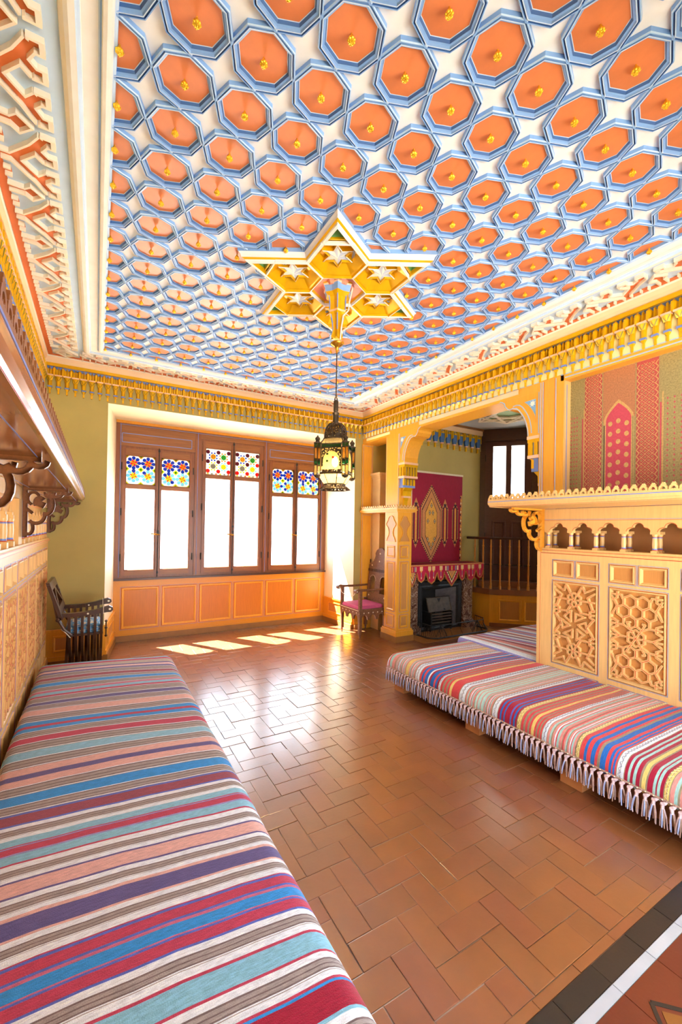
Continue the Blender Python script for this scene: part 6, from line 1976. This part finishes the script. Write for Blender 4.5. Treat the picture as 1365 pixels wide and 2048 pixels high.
def platform():
    A, B_, C_ = (5.63, FY), (5.705, 4.78), (6.95, 3.645)
    wallp = [PD(2.1, 0, 0)[:2], PD(0, 0, 0)[:2]]
    poly = [A, B_, C_] + [tuple(p) for p in wallp] + [(5.97, FY)]
    b = MB('ochre_deep', 'step_brown')
    b.prism(poly, 'z', 0, .53, 'ochre_deep')
    o = empty('raised_platform'); tag(o, 'raised wooden platform with panelled front before the garden door', 'platform')
    b.build('body', o)
    b = MB('step_brown')
    e = .02
    b.prism([(A[0] - e, A[1]), (B_[0] - e, B_[1] - .01), (C_[0] - e, C_[1] - e)] + poly[3:], 'z', .53, .62); b.build('tread', o)
    d = Vector((C_[0] - B_[0], C_[1] - B_[1], 0)); l = d.length; d.normalize(); n = Vector((d.y, -d.x, 0))
    P = lambda u, v, h: tuple(Vector((B_[0], B_[1], 0)) + d * u + n * h + Vector((0, 0, v)))
    for k in range(3):
        a = .14 + k * .40
        q = MB('ochre_panel'); q.loop(P, a, a + .36, .10, .45, [(0, 0, 'blue_line'), (.004, .010, 'ochre_deep'), (.016, .010, 'ochre_deep'), (.03, .001, 'ochre_deep')], 'ochre_panel'); q.build('front_panel', o)
    q = MB('step_brown'); q.rect(P, 0, l, 0, .06, 0, .012, 'step_brown'); q.build('skirting', o)
    q = MB('step_brown')
    st = DO + DD * .5
    q.rect(PD, .0, 1.2, .62, .72, 0, .2, 'step_brown'); q.build('door_step', o)
    # balustrade
    r = empty('balustrade'); tag(r, 'turned wooden balustrade with dark handrail on the platform', 'balustrade')
    b = MB('bal_wood')
    b.lathe([(.022, 0), (.022, .05), (.014, .06), (.020, .085), (.013, .10), (.017, .25), (.013, .40), (.020, .415), (.012, .43), (.016, .60), (.013, .70), (.019, .715), (.013, .73), (.013, .835)], 10)
    bm_ = b.mesh('baluster', True)
    for k in range(8):
        p = Vector((B_[0], B_[1], 0)) + d * (.02 + k * .148) - n * .04
        put('baluster', bm_, r, (p.x, p.y, .62))
    for k in range(1, 3):
        p = Vector((*B_, 0)).lerp(Vector((*A, 0)), k / 3) + Vector((.04, 0, 0)); put('baluster', bm_, r, (p.x, p.y, .62))
    p0 = Vector((*A, 0)) + Vector((.04, 0, 0)); p1 = Vector((*B_, 0)) - n * .04; p2 = Vector((*C_, 0)) - n * .04
    b = MB('darkwood')
    b.tube([(p0.x, p0.y, 1.47), (p1.x, p1.y, 1.47), (p2.x, p2.y, 1.47)], .022, 8); b.build('handrail', r)
platform()

# ------------------------------------------------------------------ brocade on the right wall
def brocade():
    root = empty('brocade_hanging'); tag(root, 'olive and red silk brocade with a dotted pointed niche above the crested shelf', 'textile')
    Xp = XR + .099
    P = lambda u, v, h: (Xp - h, u, v)
    z0, z1 = 1.86, 2.985
    b = MB('brocade'); b.rect(P, YF, 2.27, z0, z1, 0, .004); b.build('cloth', root)
    def strip(ya, yb, nm):
        b = MB('brocade_red', 'brocade_gold', 'brocade_black')
        b.rect(P, ya, yb, z0, z1, .004, .005, 'brocade_red')
        w_ = yb - ya
        nx = 4; st = w_ * .66 / nx
        rows = int((z1 - z0) / st)
        for j in range(rows):
            v = z0 + (j + .5) * st
            for i in range(nx):
                u = ya + w_ * .17 + (i + .5) * st
                if (i + j) % 2: b.poly(P, [(u - .009, v), (u, v - .009), (u + .009, v), (u, v + .009)], .005, .0058, 'brocade_gold'); b.rect(P, u - .003, u + .003, v - .003, v + .003, .0058, .0062, 'brocade_black')
                else:
                    for s in (-1, 1): b.bar(P, (u - st * .5, v - s * st * .5), (u + st * .5, v + s * st * .5), .0035, .005, .0055, 'brocade_gold')
            for u in (ya + w_ * .08, yb - w_ * .08):
                s = 1 if j % 2 else -1
                b.bar(P, (u - .010 * s, v - st * .5), (u + .010 * s, v + st * .5), .006, .005, .0055, 'brocade_gold')
        b.build(nm, root)
    strip(1.985, 2.130, 'patterned_strip'); strip(1.560, 1.715, 'patterned_strip'); strip(.80, .95, 'patterned_strip'); strip(.36, .51, 'patterned_strip')
    # salmon field above the niche
    for c in (1.85, .65):
        ya, yb = c - .125, c + .125
        b = MB('brocade_salmon'); b.rect(P, ya, yb, 2.55, z1, .004, .005, 'brocade_salmon'); b.build('upper_field', root)
        def ogee(w_, base, top):
            p = [(c - w_, z0), (c + w_, z0), (c + w_, base)]
            for k in range(1, 6): t = k / 6; p.append((c + w_ * (1 - t ** 1.5), base + (top - base) * t + .012 * math.sin(k * PI)))
            p.append((c, top))
            for k in range(5, 0, -1): t = k / 6; p.append((c - w_ * (1 - t ** 1.5), base + (top - base) * t))
            p.append((c - w_, base)); return p
        b = MB('brocade_gold'); b.poly(P, ogee(.118, 2.56, 2.72), .005, .0058, 'brocade_gold'); b.build('niche_border', root)
        b = MB('brocade_rose', 'brocade_gold'); b.poly(P, ogee(.098, 2.56, 2.69), .0058, .0066, 'brocade_rose')
        for j in range(18):
            v = 1.90 + j * .0435
            k = j % 3
            u = c + (.060, 0, -.060)[k] if True else 0
        for col_, off in ((-.064, .0), (0, .03), (.064, .0)):
            for j in range(8):
                v = 1.90 + j * .087 + off + (.015 if col_ > 0 else 0)
                if v < 2.60 - abs(col_) * .6: b.poly(P, [(c + col_ + .018 * math.cos(t * PI / 6), v + .021 * math.sin(t * PI / 6)) for t in range(12)], .0066, .0072, 'brocade_gold')
        b.build('dotted_niche', root)
        b = MB('brocade_black', 'brocade_rose')
        b.rect(P, c + .108, c + .116, z0, 2.52, .006, .007, 'brocade_black'); b.rect(P, c - .115, c - .105, z0, 2.56, .006, .0068, 'brocade'); b.build('niche_column', root)
    b = MB('brocade_rose', 'brocade_gold')
    for u in (2.150, 1.545, .965): b.rect(P, u - .005, u + .005, z0, 2.62, .004, .0052, 'brocade_rose'); b.rect(P, u - .018, u - .009, z0, 2.7, .004, .0048, 'brocade_gold')
    for u in (2.20, 2.225, 2.25, 1.50, 1.455, 1.41, 1.37, 1.33, 1.28):
        for j in range(20): b.poly(P, [(u - .006, 1.88 + j * .04), (u, 1.87 + j * .04), (u + .006, 1.88 + j * .04), (u, 1.89 + j * .04)], .004, .005, 'brocade_rose')
    b.build('column_motif', root)
    b = MB('ochre_deep', 'brocade_black')
    b.rect(P, YF, 2.27, z1 - .002, z1 + .03, 0, .012, 'brocade_gold')
    for i in range(40): b.rect(P, 2.25 - i * .045 - .006, 2.25 - i * .045, z1 + .006, z1 + .014, .012, .0125, 'brocade_black')
    for i in range(34): b.rect(P, 2.255, 2.262, 1.9 + i * .032, 1.906 + i * .032, .004, .006, 'brocade_gold')
    b.build('tacked_edge', root)
brocade()

# ------------------------------------------------------------------ outside: added slab with scalloped edge to block the high sun, and loggia columns
b = MB('stone')
pts = [(-1.5, 6.62), (-1.5, 7.32)]
x = -1.5
while x < 5.2:
    for k in range(1, 8):
        t = PI - k * PI / 8
        pts.append((x + .27 + .25 * math.cos(t), 7.30 + .0 - .10 * math.sin(t)))
    pts.append((x + .54, 7.32)); x += .54
pts += [(5.3, 7.32), (5.3, 6.62)]
ov, oe, of, *_ = delaunay_2d_cdt([Vector(p) for p in pts], [], [list(range(len(pts)))], 1, 1e-6)
b.add([(p.x, p.y, 3.62) for p in ov], of); b.add([(p.x, p.y, 3.76) for p in ov], of)
n = len(pts); b.add([(*p, 3.62) for p in pts] + [(*p, 3.76) for p in pts], [(i, (i + 1) % n, n + (i + 1) % n, n + i) for i in range(n)])
struct(b.build('sun_block_slab'), 'pale scalloped slab added outside the windows to block the high sun')
b = MB('stone'); b.box(-1.2, 9.5, -.9, 6.62, 3.76, 3.9); struct(b.build('roof'), 'flat roof over the rooms')
cm = MB('stone'); cm.box(-.10, .10, -.10, .10, 0, .9); cm.lathe([(.08, .9), (.09, .94), (.06, .98), (.052, 1.9), (.05, 2.5), (.06, 2.52), (.07, 2.55), (.10, 2.66)], 12); cm.box(-.12, .12, -.12, .12, 2.66, 2.74)
cme = cm.mesh('loggia_column', True)
for i, (x, y) in enumerate(((1.45, 8.6), (2.75, 8.6), (4.2, 8.6))):
    o = put('loggia_column', cme, None, (x, y, -.02)); tag(o, 'pale stone loggia column outside the windows', 'column', 'loggia columns outside the windows')
b = MB('stone')
def PO(u, v, h): p = DO + DD * u + DN * h; return (p.x, p.y, v)
b.rect(PO, -.9, 2.2, -.02, 2.32, -2.4, -2.2); b.rect(PO, -.9, 2.2, 3.42, 3.8, -2.4, -2.15); b.rect(PO, .47, .60, 2.3, 3.4, -2.4, -2.2)
struct(b.build('garden_wall'), 'pale stone parapet and post outside the garden door')
